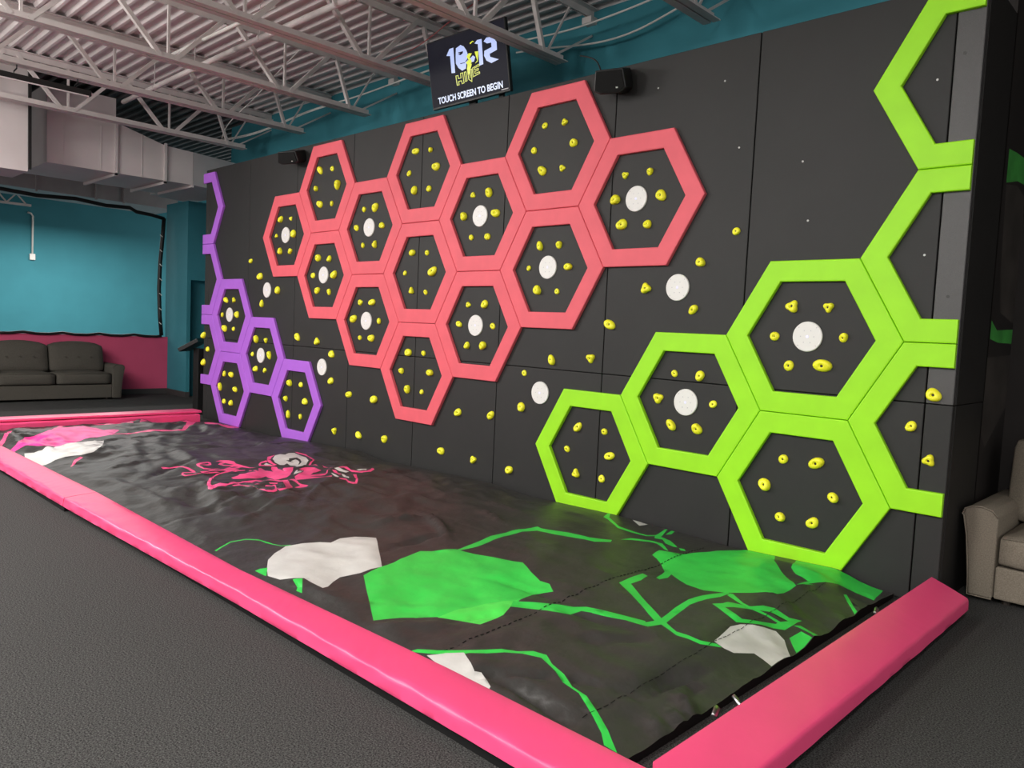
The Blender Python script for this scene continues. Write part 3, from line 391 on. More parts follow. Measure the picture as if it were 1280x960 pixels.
def ring_bm(cx, cz):
    bm = bmesh.new()
    prof = [(RO, YP - 0.001), (RO, BV * 0.8), (RO - BV * 0.35, BV * 0.25), (RO - BV * 1.1, 0.0), (RI + BV * 1.1, 0.0), (RI + BV * 0.35, BV * 0.25), (RI, BV * 0.8), (RI, YP - 0.001)]
    loops = []
    for r, y in prof:
        loops.append([bm.verts.new((cx + r * math.cos(k * math.pi / 3), y, cz + r * math.sin(k * math.pi / 3))) for k in range(6)])
    n = len(loops)
    for i in range(n):
        A, B = loops[i], loops[(i + 1) % n]
        for k in range(6):
            bm.faces.new((A[k], A[(k+1) % 6], B[(k+1) % 6], B[k]))
    bmesh.ops.recalc_face_normals(bm, faces=bm.faces)
    return bm
for k, (c, r2, short, label) in HEX.items():
    ox, oz = OFF[k[0]]
    X = (ox + 1.5 * c) * S; Z = (oz + H3 * r2) * S + 4.36 * S
    CEN[k] = (X, Z)
    bm = ring_bm(0, 0)
    cut = None
    if k in ('G5', 'G6', 'G7'): cut = (XR - 0.008 - X, 1)
    if k in ('P0', 'PZ', 'P5'): cut = (-2.392 - X, -1)
    if cut:
        g = bm.verts[:] + bm.edges[:] + bm.faces[:]
        res = bmesh.ops.bisect_plane(bm, geom=g, plane_co=(cut[0], 0, 0), plane_no=(cut[1], 0, 0), clear_outer=True)
        be = [e for e in bm.edges if e.is_boundary]
        bmesh.ops.edgeloop_fill(bm, edges=be)
    me = bpy.data.meshes.new('hexagon_frame'); bm.to_mesh(me); bm.free()
    o = link('hexagon_frame', me, M[{'R': 'red', 'G': 'green', 'P': 'purple'}[k[0]]])
    o.location = (X, 0, Z)
    tag(o, label, 'wall frame', {'R': 'red hexagon frames', 'G': 'green hexagon frames', 'P': 'purple hexagon frames'}[k[0]])

# ---------------------------------------------------------------- climbing holds
def hold_mesh(kind, seed):
    rnd = random.Random(seed)
    NA, NR = 22, 8
    ph = rnd.uniform(0, 6.28); lean = rnd.uniform(0, 6.28)
    def outline(a):
        if kind == 0: return 1 + 0.10 * math.cos(2 * (a - ph)) + 0.05 * math.cos(3 * (a - lean))
        if kind == 1: return 0.95 + 0.06 * math.cos(2 * (a - ph))
        if kind == 2: return 1 / math.sqrt((math.cos(a - ph) / 1.22) ** 2 + (math.sin(a - ph) / 0.78) ** 2) * (1 + 0.06 * math.cos(a - lean))
        if kind == 3: return 0.92 + 0.22 * max(0, math.cos(a - ph)) ** 3 + 0.06 * math.cos(2 * (a - lean))
        return 0.90 + 0.17 * math.cos(3 * (a - ph)) + 0.06 * math.cos(a - lean)
    depth = {0: 0.85, 1: 0.62, 2: 0.75, 3: 0.85, 4: 0.75}[kind]
    vs = []; fs = []
    rr = [1.0, 1.0, 0.94, 0.80, 0.60, 0.40, 0.26, 0.20]
    hh = [0.0, 0.28, 0.55, 0.82, 0.97, 1.0, 0.94, 0.52]
    for r, h in zip(rr, hh):
        for k in range(NA):
            a = 2 * math.pi * k / NA
            R_ = r * (outline(a) if r > 0.3 else 0.3 * outline(a) + 0.7)
            lump = 1 + 0.38 * r * math.cos(a - lean)
            if kind == 3: lump += 0.35 * r * max(0, math.cos(a - ph)) ** 2
            y = -depth * h * lump * (1 + 0.08 * noise.noise(Vector((math.cos(a) * 2 * r, math.sin(a) * 2 * r, seed))))
            vs.append((R_ * math.cos(a), y, R_ * math.sin(a)))
    for i in range(NR - 1):
        for k in range(NA):
            fs.append((i*NA + k, i*NA + (k+1) % NA, (i+1)*NA + (k+1) % NA, (i+1)*NA + k))
    fs.append(tuple((NR-1)*NA + k for k in range(NA)))
    me = MB().add(vs, fs).mesh('climbing_hold')
    for p in me.polygons: p.use_smooth = True
    me.materials.append(M['hold'])
    return me, depth
HM = {(k, j): hold_mesh(k, k * 10 + j) for k in range(5) for j in range(3)}
BOLT = {}
for key, (me, dep) in HM.items():
    if key[0] not in BOLT:
        bm_ = MB().tube([(0, -dep * 0.56, 0), (0, -dep * 0.40, 0)], 0.20, 10).mesh('bolt')
        bm_.materials.append(M['bolt']); BOLT[key[0]] = bm_
hi = 0
def place_hold(x, z, h, kind, label, group):
    global hi
    hi += 1
    me, dep = HM[(kind, hi % 3)]
    o = link('climbing_hold', me, None)
    s = h * 0.5
    o.location = (x, YP, z)
    o.scale = (s, s * 0.95, s)
    o.rotation_euler = (0, random.uniform(0, 6.28), 0)
    tag(o, label, 'climbing hold', group)
    b = link('bolt', BOLT[kind], None, o)
by = {}
for k, x, z, h, s in HOLDS: by.setdefault(k, []).append((x, z, h, s))
COLN = {'R': 'red', 'G': 'green', 'P': 'purple'}
for k, l in by.items():
    cx, cz = CEN[k]
    srt = sorted(l, key=lambda q: -q[1])
    names = {}
    if len(l) == 6:
        for row, nm in zip((srt[0:2], srt[2:4], srt[4:6]), ('upper', 'middle', 'lower')):
            a, b = sorted(row)
            names[a] = nm + ' left'; names[b] = nm + ' right'
    else:
        for q, nm in zip(srt, ('top', 'middle', 'bottom')): names[q] = nm
    for q in l:
        place_hold(q[0], q[1], q[2], q[3], 'yellow climbing hold, %s, inside the %s' % (names[q], HEX[k][2]), 'yellow holds inside the hexagons')
for t, x, z, h, s in LOOSE:
    place_hold(x, z, h, s, 'yellow climbing hold %s' % t, 'yellow holds on the bare black panels')

# white light-up targets
def disc_mesh(r, y0, y1, n=40, bev=0.004):
    vs = []; fs = []
    for rr, y in ((r, y1), (r, y0 + bev), (r - bev, y0)):
        for k in range(n):
            a = 2 * math.pi * k / n; vs.append((rr * math.cos(a), y, rr * math.sin(a)))
    for i in range(2):
        for k in range(n): fs.append((i*n + k, i*n + (k+1) % n, (i+1)*n + (k+1) % n, (i+1)*n + k))
    fs.append(tuple(2*n + k for k in range(n)))
    return MB().add(vs, fs).mesh('target_plate')
TM = disc_mesh(0.100, -0.012, 0.0)
TL = disc_mesh(0.009, -0.014, -0.010, 14, 0.001)
TD = disc_mesh(0.0035, -0.0135, -0.011, 8, 0.0005)
def place_target(x, z, label, group):
    o = thing('light_target', label, 'target', (x, YP, z), 0, group)
    link('plate', TM, M['target'], o)
    link('led', TL, M['target_led'], o)
    for k in range(6):
        d = link('led_dot', TD, M['target_dot'], o)
        d.location = (0.045 * math.cos(k * math.pi / 3), 0, 0.045 * math.sin(k * math.pi / 3))
    for k in range(4):
        d = link('screw', TD, M['target_dot'], o)
        d.location = (0.085 * math.cos(0.785 + k * math.pi / 2), 0, 0.085 * math.sin(0.785 + k * math.pi / 2))
for k, x, z in DISC: place_target(x, z, 'round white target in the middle of the %s' % HEX[k][2], 'round white targets')
for t, x, z in DISCL: place_target(x, z, 'round white light-up target %s' % t, 'round white targets')

# ---------------------------------------------------------------- landing mat
def interp(x, xs, ys):
    if x <= xs[0]: return ys[0]
    for i in range(len(xs) - 1):
        if x <= xs[i+1]: return ys[i] + (ys[i+1] - ys[i]) * (x - xs[i]) / (xs[i+1] - xs[i])
    return ys[-1]
ZWX = [-2.4,-.2,.7,1.75,2.2,2.5,3.4,3.86,4.35,5.3,6.3,7.08,7.4]; ZWZ = [0,.02,.06,.10,.05,.065,.09,.10,.068,.09,.065,.095,.03]
def sstep(a, b, x):
    t = min(max((x - a) / (b - a), 0), 1); return t * t * (3 - 2 * t)
SEAM = [(6.40, 6.24), (3.50, 3.05), (-0.30, -0.45), (0.95, 0.75)]     # x of each stitched seam at the front and at the wall
def mat_h(x, y):
    t = min(max(-y / 2.95, 0), 1)
    z = interp(x, ZWX, ZWZ) * (1 - t) + .046 * t + .17 * t * (1 - t)
    d = (7.43 - x) / .35
    if d < 1:
        s = sstep(0, 1, d); z = .03 + (z - .03) * s
    # wrinkles: ridged folds, stronger towards the wall and the far end
    edge = sstep(0, 0.12, t) * sstep(0, 0.06, 1 - t)
    wx, wy = x, y
    q = noise.noise(Vector((wx * 0.8, wy * 0.8, 3.1)))
    r1 = 1 - abs(noise.noise(Vector((wx * 1.5 + q * 1.2, wy * 3.2 + wx * 0.9, 0.7)))) * 2.2
    r2 = 1 - abs(noise.noise(Vector((wx * 3.1 - wy * 1.7 + q * 2.0, wy * 5.0 + wx * 1.6, 5.7)))) * 2.4
    r3 = noise.noise(Vector((wx * 1.1, wy * 1.6, 9.2)))
    amp = (0.50 + 0.70 * sstep(4.8, 2.6, x)) * (1 - 0.55 * math.exp(-((x - 1.7) / 1.0) ** 2 - ((y + 1.25) / 0.7) ** 2))
    mask = 0.35 + 0.65 * sstep(-0.25, 0.35, noise.noise(Vector((wx * 0.7, wy * 0.9, 20.3))))
    z += edge * amp * mask * (0.040 * max(r1, -0.3) + 0.022 * max(r2, -0.3)) + 0.022 * r3 * edge
    r4 = 1 - abs(noise.noise(Vector((wx * 5.2 + wy * 3.1 + q * 3.0, wy * 7.5 - wx * 1.2, 2.2)))) * 2.6
    z += edge * amp * mask * 0.010 * max(r4, 0)
    for ax, ay, bx, by_, hh_, ww_ in CREASES:
        if min(ax, bx) - 0.15 < x < max(ax, bx) + 0.15 and min(ay, by_) - 0.15 < y < max(ay, by_) + 0.15:
            ux, uy = bx - ax, by_ - ay; l2 = ux * ux + uy * uy
            tt = ((x - ax) * ux + (y - ay) * uy) / l2; tc_ = min(max(tt, 0), 1)
            bow = 0.06 * math.sin(tc_ * 3.14)
            px_ = ax + ux * tc_ - uy * bow; py_ = ay + uy * tc_ + ux * bow
            d2 = (x - px_) ** 2 + (y - py_) ** 2
            z += (2.6 if x > 4.5 else 1.7) * edge * hh_ * math.exp(-d2 / (ww_ * ww_)) * (0.3 + 0.7 * math.sin(tc_ * 3.14))
    for k, (xf, xw) in enumerate(SEAM):
        xs = xw + (xf - xw) * t
        dd = (x - xs)
        if abs(dd) < 0.30:
            g = math.exp(-(dd / 0.018) ** 2); g2 = math.exp(-(dd / 0.10) ** 2)
            pk = noise.noise(Vector((y * 14, x * 3, k * 3.3)))
            a = (0.35 if k == 0 else 1.0)
            z += edge * a * (-0.016 * g + 0.014 * g2 * pk)
    # stitched hem along the right edge
    dd = x - 7.16
    if abs(dd) < 0.2:
        z += edge * (-0.006 * math.exp(-(dd / 0.014) ** 2) + 0.010 * math.exp(-(dd / 0.12) ** 2) * noise.noise(Vector((y * 7, 4.4, 1.0))))
    if y < -2.80: z = min(z, 0.046 + (y + 2.93) * 0.25)
    return max(z, 0.012)
X0, X1, Y0, Y1 = -1.69, 7.43, -2.93, -0.006
ext = []
step = 0.034
nx = int((X1 - X0) / step); ny = int((Y1 - Y0) / step)
for i in range(1, nx):
    for j in range(1, ny):
        ext.append((X0 + (X1 - X0) * i / nx + random.uniform(-.009, .009), Y0 + (Y1 - Y0) * j / ny + random.uniform(-.009, .009)))
outl = [(X0 + (X1 - X0) * i / nx, Y0) for i in range(nx)] + [(X1, Y0 + (Y1 - Y0) * j / ny) for j in range(ny)] + \
       [(X1 - (X1 - X0) * i / nx, Y1) for i in range(nx)] + [(X0, Y1 - (Y1 - Y0) * j / ny) for j in range(ny)]
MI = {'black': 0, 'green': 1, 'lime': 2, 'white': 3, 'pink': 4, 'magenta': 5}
pol = []
for c, pts in GFX:
    q = []
    for (a, b) in pts:
        a = min(max(a, X0 + 0.012), X1 - 0.004); b = min(max(b, Y0 + 0.012), Y1 - 0.006)
        if not q or (abs(q[-1][0] - a) + abs(q[-1][1] - b)) > 0.002: q.append((a, b))
    # refine long edges so that the print follows the folds
    r = []
    for i in range(len(q)):
        a = q[i]; b = q[(i + 1) % len(q)]; L = math.hypot(b[0]-a[0], b[1]-a[1]); n = max(1, int(L / 0.06))
        for k in range(n): r.append((a[0] + (b[0]-a[0]) * k / n, a[1] + (b[1]-a[1]) * k / n))
    pol.append((MI[c], r))
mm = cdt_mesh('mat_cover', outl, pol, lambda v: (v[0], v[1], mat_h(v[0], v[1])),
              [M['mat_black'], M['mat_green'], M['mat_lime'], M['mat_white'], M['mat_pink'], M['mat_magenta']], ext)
for p in mm.polygons: p.use_smooth = True
mat_t = thing('landing_mat', 'huge wrinkled black landing mat printed with green, white and pink shapes', 'landing mat', (0, 0, 0))
link('mat_cover', mm, None, mat_t)
sk = MB()
nb = len(outl)
vs = [(a, b, mat_h(a, b)) for a, b in outl] + [(a, b, 0.002) for a, b in outl]
sk.add(vs, [(i, (i+1) % nb, nb + (i+1) % nb, nb + i) for i in range(nb)])
sk.build('mat_side', M['base'], mat_t)
# dashed stitching along the near seam and the right-hand hem
st = MB()
def seam_x(y): return 6.24 + 0.16 * (-y / 2.95)
yy = -0.25
while yy > -2.75:
    a = (seam_x(yy), yy); b = (seam_x(yy - 0.022), yy - 0.022)
    st.bar((a[0], a[1], mat_h(*a) + 0.004), (b[0], b[1], mat_h(*b) + 0.004), 0.004, 0.003)
    yy -= 0.040
yy = -0.4
while yy > -2.7:
    a = (7.17, yy); b = (7.17, yy - 0.03)
    st.bar((a[0], a[1], mat_h(*a) + 0.003), (b[0], b[1], mat_h(*b) + 0.003), 0.0018, 0.002)
    yy -= 0.045
tag(st.build('stitching', M['base'], mat_t), kind='stuff')
bk = MB().box(-0.012, 0.012, -0.03, 0.03, -0.008, 0.008).mesh('buckle'); bevel_mesh(bk, 0.003, 1)
for (x, y, z, r) in ((7.50, -2.30, 0.075, 0.5), (7.50, -2.12, 0.06, 1.2), (7.50, -0.52, 0.06, 0.4)):
    o = link('buckle', bk, M['metal'], mat_t); o.location = (x, y, z); o.rotation_euler = (0.3, 0.7, r); o['label'] = 'small metal buckle'

# ---------------------------------------------------------------- pink border pads
def pad_strip(name, label, A, B, m=M['pad'], wr=1.0, n=None, base=None, seed=0.0):
    """A, B: functions s -> (x, y, z) of the top inner and top outer edge, s in 0..1"""
    t = thing(name, label, 'floor pad', A(0.5), 0, 'pink border pads')
    o0 = Vector(A(0.5))
    L = (Vector(A(1)) - Vector(A(0))).length
    n = n or int(L / 0.022)
    prof = [(0.0, -0.056), (0.0, -0.008), (0.010, -0.001), (0.04, 0.0), (0.20, 0.001), (0.40, 0.002), (0.60, 0.002), (0.80, 0.001), (0.92, 0.001), (0.952, 0.0), (0.968, -0.003), (0.978, -0.009), (0.984, -0.016), (0.992, -0.040), (1.0, -0.062), (0.97, -0.070), (0.5, -0.070), (0.03, -0.070)]
    vs = []; fs = []; k = len(prof)
    for i in range(n + 1):
        s = i / n; a = Vector(A(s)); b = Vector(B(s))
        for (u, dz) in prof:
            p = a.lerp(b, u); p.z += dz
            if dz > -0.045 and u > 0.02:
                e = min(s, 1 - s) * L
                w_ = wr * math.sin(min(u, 1.0) * 2.2 + 0.25) * (0.005 * noise.noise(Vector((s * L * 2.2 + u * 0.9, u * 0.5, seed))) + 0.0050 * (1 - abs(noise.noise(Vector((s * L * 7.0 + u * 2.4, u * 0.4, seed + 5)))) * 2.2) + 0.0022 * noise.noise(Vector((s * L * 16.0 + u * 4.0, u * 0.5, seed + 3)))) * min(1, e / 0.05)
                p.z += w_ * (1 if u < 0.95 else 0.4)
            if u >= 0.93 and dz > -0.07:
                out = (b - a).normalized()
                p += out * wr * 0.009 * noise.noise(Vector((s * L * 7.0, dz * 30, seed + 9)))
            vs.append(p - o0)
    for i in range(n):
        for j in range(k):
            fs.append((i*k + j, i*k + (j+1) % k, (i+1)*k + (j+1) % k, (i+1)*k + j))
    fs.append(tuple(range(k))); fs.append(tuple(n*k + j for j in range(k)))
    cu_ = link('cushion', MB().add(vs, fs).mesh('cushion'), m, t, True); cu_.data.set_sharp_from_angle(angle=0.80)
    if base:
        bb = MB().box(base[0] - o0.x, base[1] - o0.x, base[2] - o0.y, base[3] - o0.y, 0.001 - o0.z, base[4] - o0.z)
        bb.build('base_block', M['base'], t)
    return t
INX = [-2.2, -0.25, 2.5, 4.9, 6.6, 7.58]; INY = [-3.05, -3.02, -2.965, -2.985, -2.915, -2.905]
OUX = [-2.2, 0.6, 2.8, 5.2, 7.0, 8.0]; OUY = [-3.26, -3.25, -3.225, -3.165, -3.155, -3.15]
def fa(x0, x1):
    return lambda s: (x0 + (x1 - x0) * s, interp(x0 + (x1 - x0) * s, INX, INY), 0.122)
def fb(x0, x1):
    return lambda s: (x0 + (x1 - x0) * s, interp(x0 + (x1 - x0) * s, OUX, OUY), 0.122)
pad_strip('border_pad', 'pink vinyl border pad along the front, far end piece beyond the seam', fa(-1.75, 2.482), fb(-1.75, 2.562), base=(-1.7, 2.5, -3.20, -3.06, 0.042), seed=1.3)
pad_strip('border_pad', 'long pink vinyl border pad along the front, near piece up to the corner', fa(2.490, 7.595), fb(2.572, 7.84), base=(2.52, 7.55, -3.125, -3.0, 0.042), seed=4.1)
def ra(s): return (7.60 + 0.03 * s, -2.895 + 2.885 * s, 0.148 + 0.04 * s)
def rb(s): return (7.852 - 0.006 * s, -3.145 + 3.095 * s, 0.118)
pad_strip('border_pad', 'pink vinyl border pad on the right side, running from the corner to the wall', ra, rb, base=(7.63, 7.812, -2.98, -0.05, 0.040), seed=7.7, wr=0.35)
# far end: two pads, the upper one lying on the lower
def farpad(name, label, x0, x1, y0, y1, z0, z1, seed):
    t = thing(name, label, 'floor pad', ((x0+x1)/2, (y0+y1)/2, z0), 0, 'pink border pads')
    n = 40; vs = []; fs = []
    pr = [(x1, z0), (x1, z1 - 0.008), (x1 - 0.008, z1), (x1 - 0.05, z1 + 0.004), ((x0+x1)/2, z1 + 0.006), (x0 + 0.02, z1), (x0, z1 - 0.01), (x0, z0)]
    for i in range(n + 1):
        y = y0 + (y1 - y0) * i / n
        for (x, z) in pr:
            d = 0.008 * noise.noise(Vector((y * 2.5, x * 3, seed)))
            vs.append((x - (x0+x1)/2 + (d if x > x1 - 0.02 else 0), y - (y0+y1)/2, z - z0 + (d if z > z0 + 0.03 else 0)))
    k = len(pr)
    for i in range(n):
        for j in range(k): fs.append((i*k + j, i*k + (j+1) % k, (i+1)*k + (j+1) % k, (i+1)*k + j))
    fs.append(tuple(range(k))); fs.append(tuple(n*k + j for j in range(k)))
    link('cushion', MB().add(vs, fs).mesh('cushion'), M['pad'], t, False)
farpad('border_pad', 'pink border pad across the far end, lower one facing the mat', -2.06, -1.705, -3.02, -0.30, 0.003, 0.142, 2.0)
farpad('border_pad', 'thin pink border pad across the far end, lying on top of the lower one', -2.10, -1.79, -3.04, -0.24, 0.158, 0.184, 6.0)

# ---------------------------------------------------------------- kiosk
k = thing('touch_kiosk', 'slim black kiosk stand with tilted touch screen at the left end of the wall', 'kiosk', (-2.95, 0.22, 0))
bbox('base_plate', -0.2, 0.2, -0.2, 0.2, 0.001, 0.02, M['black'], k, 0.004)
bbox('post', -0.10, 0.08, -0.05, 0.05, 0.02, 1.02, M['black'], k, 0.006)
hd = bevel_mesh(MB().box(-0.22, 0.20, -0.17, 0.17, -0.03, 0.03).mesh('head'), 0.006, 2, False)
h = link('head', hd, M['black'], k); h.location = (-0.14, -0.04, 1.07); h.rotation_euler = (0.52, 0, -0.785)
sc = link('touch_screen', MB().box(-0.18, 0.17, -0.13, 0.13, 0.0301, 0.0315).mesh('touch_screen'), M['screen'], h)

# ---------------------------------------------------------------- sofas
def soft_box(x0, x1, y0, y1, z0, z1, bev, puff=0.0, sub=2, lean=0.0):
    bm = bmesh.new()
    bmesh.ops.create_cube(bm, size=1)
    bmesh.ops.subdivide_edges(bm, edges=bm.edges[:], cuts=7, use_grid_fill=True)
    hx, hy, hz = (x1-x0)/2, (y1-y0)/2, (z1-z0)/2
    r = bev
    for v in bm.verts:
        p = Vector((v.co.x*2*hx, v.co.y*2*hy, v.co.z*2*hz))
        c = Vector((max(-hx+r, min(hx-r, p.x)), max(-hy+r, min(hy-r, p.y)), max(-hz+r, min(hz-r, p.z))))
        # move grid lines towards the rounded rim
        d = p - c
        if d.length > 1e-9: p = c + d.normalized() * r if d.length > r else p
        a, b_, c_ = p.x/hx, p.y/hy, p.z/hz
        p.z += puff * (1-a*a) * (1-b_*b_) * (1 if c_ > 0 else -0.2) * abs(c_)
        p.y -= puff * 0.7 * (1-a*a) * (1-c_*c_) * (1 if b_ < 0 else 0) * abs(b_)
        p.y += lean * (c_ + 1) * 0.5
        v.co = p + Vector(((x0+x1)/2, (y0+y1)/2, (z0+z1)/2))
    for f in bm.faces: f.smooth = True
    me = bpy.data.meshes.new('soft'); bm.to_mesh(me); bm.free()
    return me
def sofa(label, loc, rotz, m, inner=1.74, arm=0.17, depth=0.88, h=dict(arm=0.61, seat=0.465, rail=0.265, back=0.93), ncush=2, buttons=True, over=0.0):
    t = thing('sofa', label, 'sofa', loc, rotz)
    hw = inner / 2
    link('frame', bevel_mesh(MB().box(-hw, hw, 0.02, depth, 0.035, h['rail']).mesh('frame'), 0.012, 2, False), m, t)
    link('back_frame', bevel_mesh(MB().box(-hw - 0.02, hw + 0.02, depth - 0.16, depth, h['rail'] + 0.002, h['back'] - 0.10).mesh('back_frame'), 0.03, 3, False), m, t)
    for s in (-1, 1):
        # arm: rolled profile in the (x, z) front view
        pr = [(0.0, 0.035), (arm * 0.80, 0.035), (arm * 0.86, 0.20), (arm * 0.98, 0.40), (arm * 1.12, 0.52), (arm * 1.17, h['arm'] - 0.055), (arm * 1.10, h['arm'] - 0.02), (arm * 0.90, h['arm'] - 0.002), (arm * 0.55, h['arm'] + 0.004), (arm * 0.2, h['arm'] - 0.012), (0.0, h['arm'] - 0.05)]
        me = extrude_poly([(s * (hw + 0.002 + x), z) for x, z in pr], 0.0, depth - 0.02, 'arm')
        bevel_mesh(me, 0.012, 2, False)
        for p in me.polygons: p.use_smooth = True
        a = link('arm', me, m, t)
        pp = [(s * (hw + 0.002 + x), -0.003, z) for x, z in pr]
        MB().tube(pp, 0.005, 6).build('piping', m, a, True)
    cw = inner / ncush
    for c in range(ncush):
        x0 = -hw + c * cw + 0.006; x1 = x0 + cw - 0.012
        sc_ = link('seat_cushion', soft_box(x0, x1, 0.0, depth - 0.22, h['rail'] + 0.006, h['seat'], 0.035, 0.035), m, t)
        MB().tube([(x0 + 0.02, 0.005, h['seat'] - 0.012), ((x0+x1)/2, -0.004, h['seat'] + 0.0), (x1 - 0.02, 0.005, h['seat'] - 0.012)], 0.005, 6).build('piping', m, sc_, True)
        bc = link('back_cushion', soft_box(x0 - (over if c == 0 else 0), x1 + (over if c == ncush - 1 else 0), depth - 0.40, depth - 0.17, h['seat'] - 0.0, h['back'], 0.06, 0.06, lean=0.10), m, t)
        if buttons:
            for q in (0.27, 0.5, 0.73):
                for zz in (0.56,):
                    bt = MB().tube([(0, -0.006, 0), (0, 0.012, 0)], 0.014, 10).build('button', m, bc)
                    bt.location = (x0 + (x1 - x0) * q, depth - 0.398, h['seat'] + (h['back'] - h['seat']) * zz)
    for x in (-hw + 0.06, hw - 0.06):
        for y in (0.09, depth - 0.08):
            MB().tube([(x, y, 0.001), (x, y, 0.036)], 0.025, 10).build('foot', M['foot'], t)
    return t
sofa('dark grey sofa with tufted back cushions against the pink wall', (-5.36, -1.11, 0), math.pi / 2, M['sofa_dark'], depth=0.76)
sofa('taupe sofa in front of the dark mural at the right edge', (8.775, 0.36, 0), 0.0, M['sofa_tan'], inner=1.80, arm=0.165, depth=0.93, h=dict(arm=0.585, seat=0.43, rail=0.235, back=0.97), buttons=False, over=0.085)

# ---------------------------------------------------------------- joists
JX = [(-2.95, 'farthest of the six, beside the ductwork'), (-1.19, 'second from the ductwork, black linear lamp under it'), (0.40, 'third from the ductwork, running to the left of the television'),
      (2.10, 'fourth from the ductwork, its end hidden behind the television'), (3.70, 'fifth from the ductwork, crossing in front of the television corner'), (5.37, 'nearest, only its tip showing above the black wall')]
ZB0, ZB1, ZT0, ZT1 = 4.205, 4.255, 4.795, 4.848
YA = -7.0
def joist(x, lab):
    t = thing('bar_joist', 'white open-web steel roof joist, ' + lab, 'joist', (x, 0, ZB0), 0, 'steel roof joists')
    def L(name, side, z0, up):
        s = side
        mb = MB()
        zz = z0
        if up: mb.box(min(s*0.009, s*0.082), max(s*0.009, s*0.082), YA, YE, 0, 0.008).box(min(s*0.009, s*0.017), max(s*0.009, s*0.017), YA, YE, 0.0081, 0.075)
        else: mb.box(min(s*0.009, s*0.085), max(s*0.009, s*0.085), YA, YE, 0.045, 0.053).box(min(s*0.009, s*0.017), max(s*0.009, s*0.017), YA, YE, -0.022, 0.0449)
        o = mb.build(name, M['steel'], t); o.location = (0, 0, z0 - ZB0)
    YE = 0.90
    for s in (-1, 1): L('bottom_chord', s, ZB0, True)
    YE = WT - 0.005
    for s in (-1, 1): L('top_chord', s, ZT0, False)
    zb, zt = ZB0 + 0.03 - ZB0, ZT0 + 0.02 - ZB0
    for nd in (-0.34, -1.69, -3.04, -4.39, -5.74):
        for a, b, wd in (((0, nd - 0.56, zt), (0, nd - 0.03, zb), 0.048), ((0, nd + 0.05, zb), (0, nd + 0.05, zt), 0.028), ((0, nd + 0.12, zb), (0, nd + 0.66, zt), 0.048)):
            MB().bar(a, b, wd, wd * 0.9).build('web', M['steel'], t)
    MB().bar((0, 0.40, zt), (0, 0.62, zb), 0.045, 0.035).build('web', M['steel'], t)
    MB().bar((0, 0.66, zb), (0, 1.0, zt), 0.018, 0.018).build('web', M['steel'], t)
    MB().bar((0, 0.80, zb + 0.03), (0, WT - 0.003, 0.40), 0.020, 0.020).build('brace', M['steel'], t)
    bbox('bearing_seat', -0.06, 0.06, WT - 0.10, WT - 0.002, ZT0 - 0.09 - ZB0, ZT0 - 0.025 - ZB0, M['steel'], t)
    return t
for x, lab in JX: joist(x, lab)

# pipes between the joists, parallel to the deck flutes
p = thing('ceiling_pipe', 'white pipe running level through the roof joists with a hanger', 'pipe', (0, -0.95, 4.50))
MB().tube([(-2.9, 0, 0), (0.5, 0, 0)], 0.032, 12).build('pipe', M['steel'], p, True)
MB().tube([(0.5, 0, 0), (7, 0.12, 0)], 0.032, 12).build('pipe', M['steel'], p, True)
for x in (-1.78, -0.55, 1.05, 2.5):
    MB().tube([(x, 0, 0.033), (x, 0, 0.345)], 0.005, 6).build('hanger', M['steel'], p)
    MB().tube([(x - 0.012, 0, 0), (x + 0.012, 0, 0)], 0.036, 12).build('clamp', M['steel'], p)
p = thing('ceiling_conduit', 'thin white conduit beside the pipe under the deck', 'pipe', (0, -1.30, 4.52))
MB().tube([(-0.35, 0, 0), (1.9, 0.06, 0)], 0.020, 10).build('conduit', M['cable'], p, True)

# hanging lamp under the second joist
t = thing('linear_lamp', 'long black linear lamp hung under a roof joist at upper left', 'lamp', (-1.19, -3.4, 4.03))
bbox('housing', -0.035, 0.035, -1.65, 1.50, 0.012, 0.075, M['black'], t, 0.005)
bbox('diffuser', 0.012, 0.034, -1.62, 1.47, 0.0, 0.0118, M['lamp_on'], t)
for y in (-1.0, 0.72, 1.33):
    MB().tube([(0, y, 0.062), (0, y, 0.10), (0.03, y + 0.02, 0.13), (0.03, y + 0.02, 0.172)], 0.008, 6).build('clip', M['black'], t)
# cables
def wire(name, label, pts, r, m, cat='cable'):
    c = bpy.data.curves.new(name, 'CURVE'); c.dimensions = '3D'; c.bevel_depth = r; c.bevel_resolution = 2
    sp = c.splines.new('NURBS'); sp.points.add(len(pts) - 1); sp.use_endpoint_u = True; sp.order_u = 3; c.resolution_u = 6
    for q, pt in zip(sp.points, pts): q.co = (*pt, 1)
    tmp = bpy.data.objects.new('tmp', c); COL.objects.link(tmp)
    dg = bpy.context.evaluated_depsgraph_get()
    me = bpy.data.meshes.new_from_object(tmp.evaluated_get(dg)); bpy.data.objects.remove(tmp)
    me.materials.clear()
    return tag(link(name, me, m, None, True), label, cat)
CB = 0.97
wire('cable', 'white sagging cable from the far joist to the television, upper of the pair', [(-4.2, CB, 4.53), (-3.4, CB, 4.47), (-2.4, CB, 4.455), (-1.19, CB, 4.55), (-0.3, CB, 4.535), (0.3, CB, 4.54), (1.0, CB, 4.57), (2.6, CB, 4.62)], 0.009, M['cable'])
wire('cable', 'white sagging cable from the far joist to the television, lower of the pair', [(-4.2, CB - .05, 4.50), (-3.4, CB - .05, 4.43), (-2.4, CB - .05, 4.41), (-1.25, CB - .05, 4.50), (-0.3, CB - .05, 4.51), (0.3, CB - .05, 4.51), (1.0, CB - .05, 4.54), (2.6, CB - .05, 4.58)], 0.009, M['cable'])
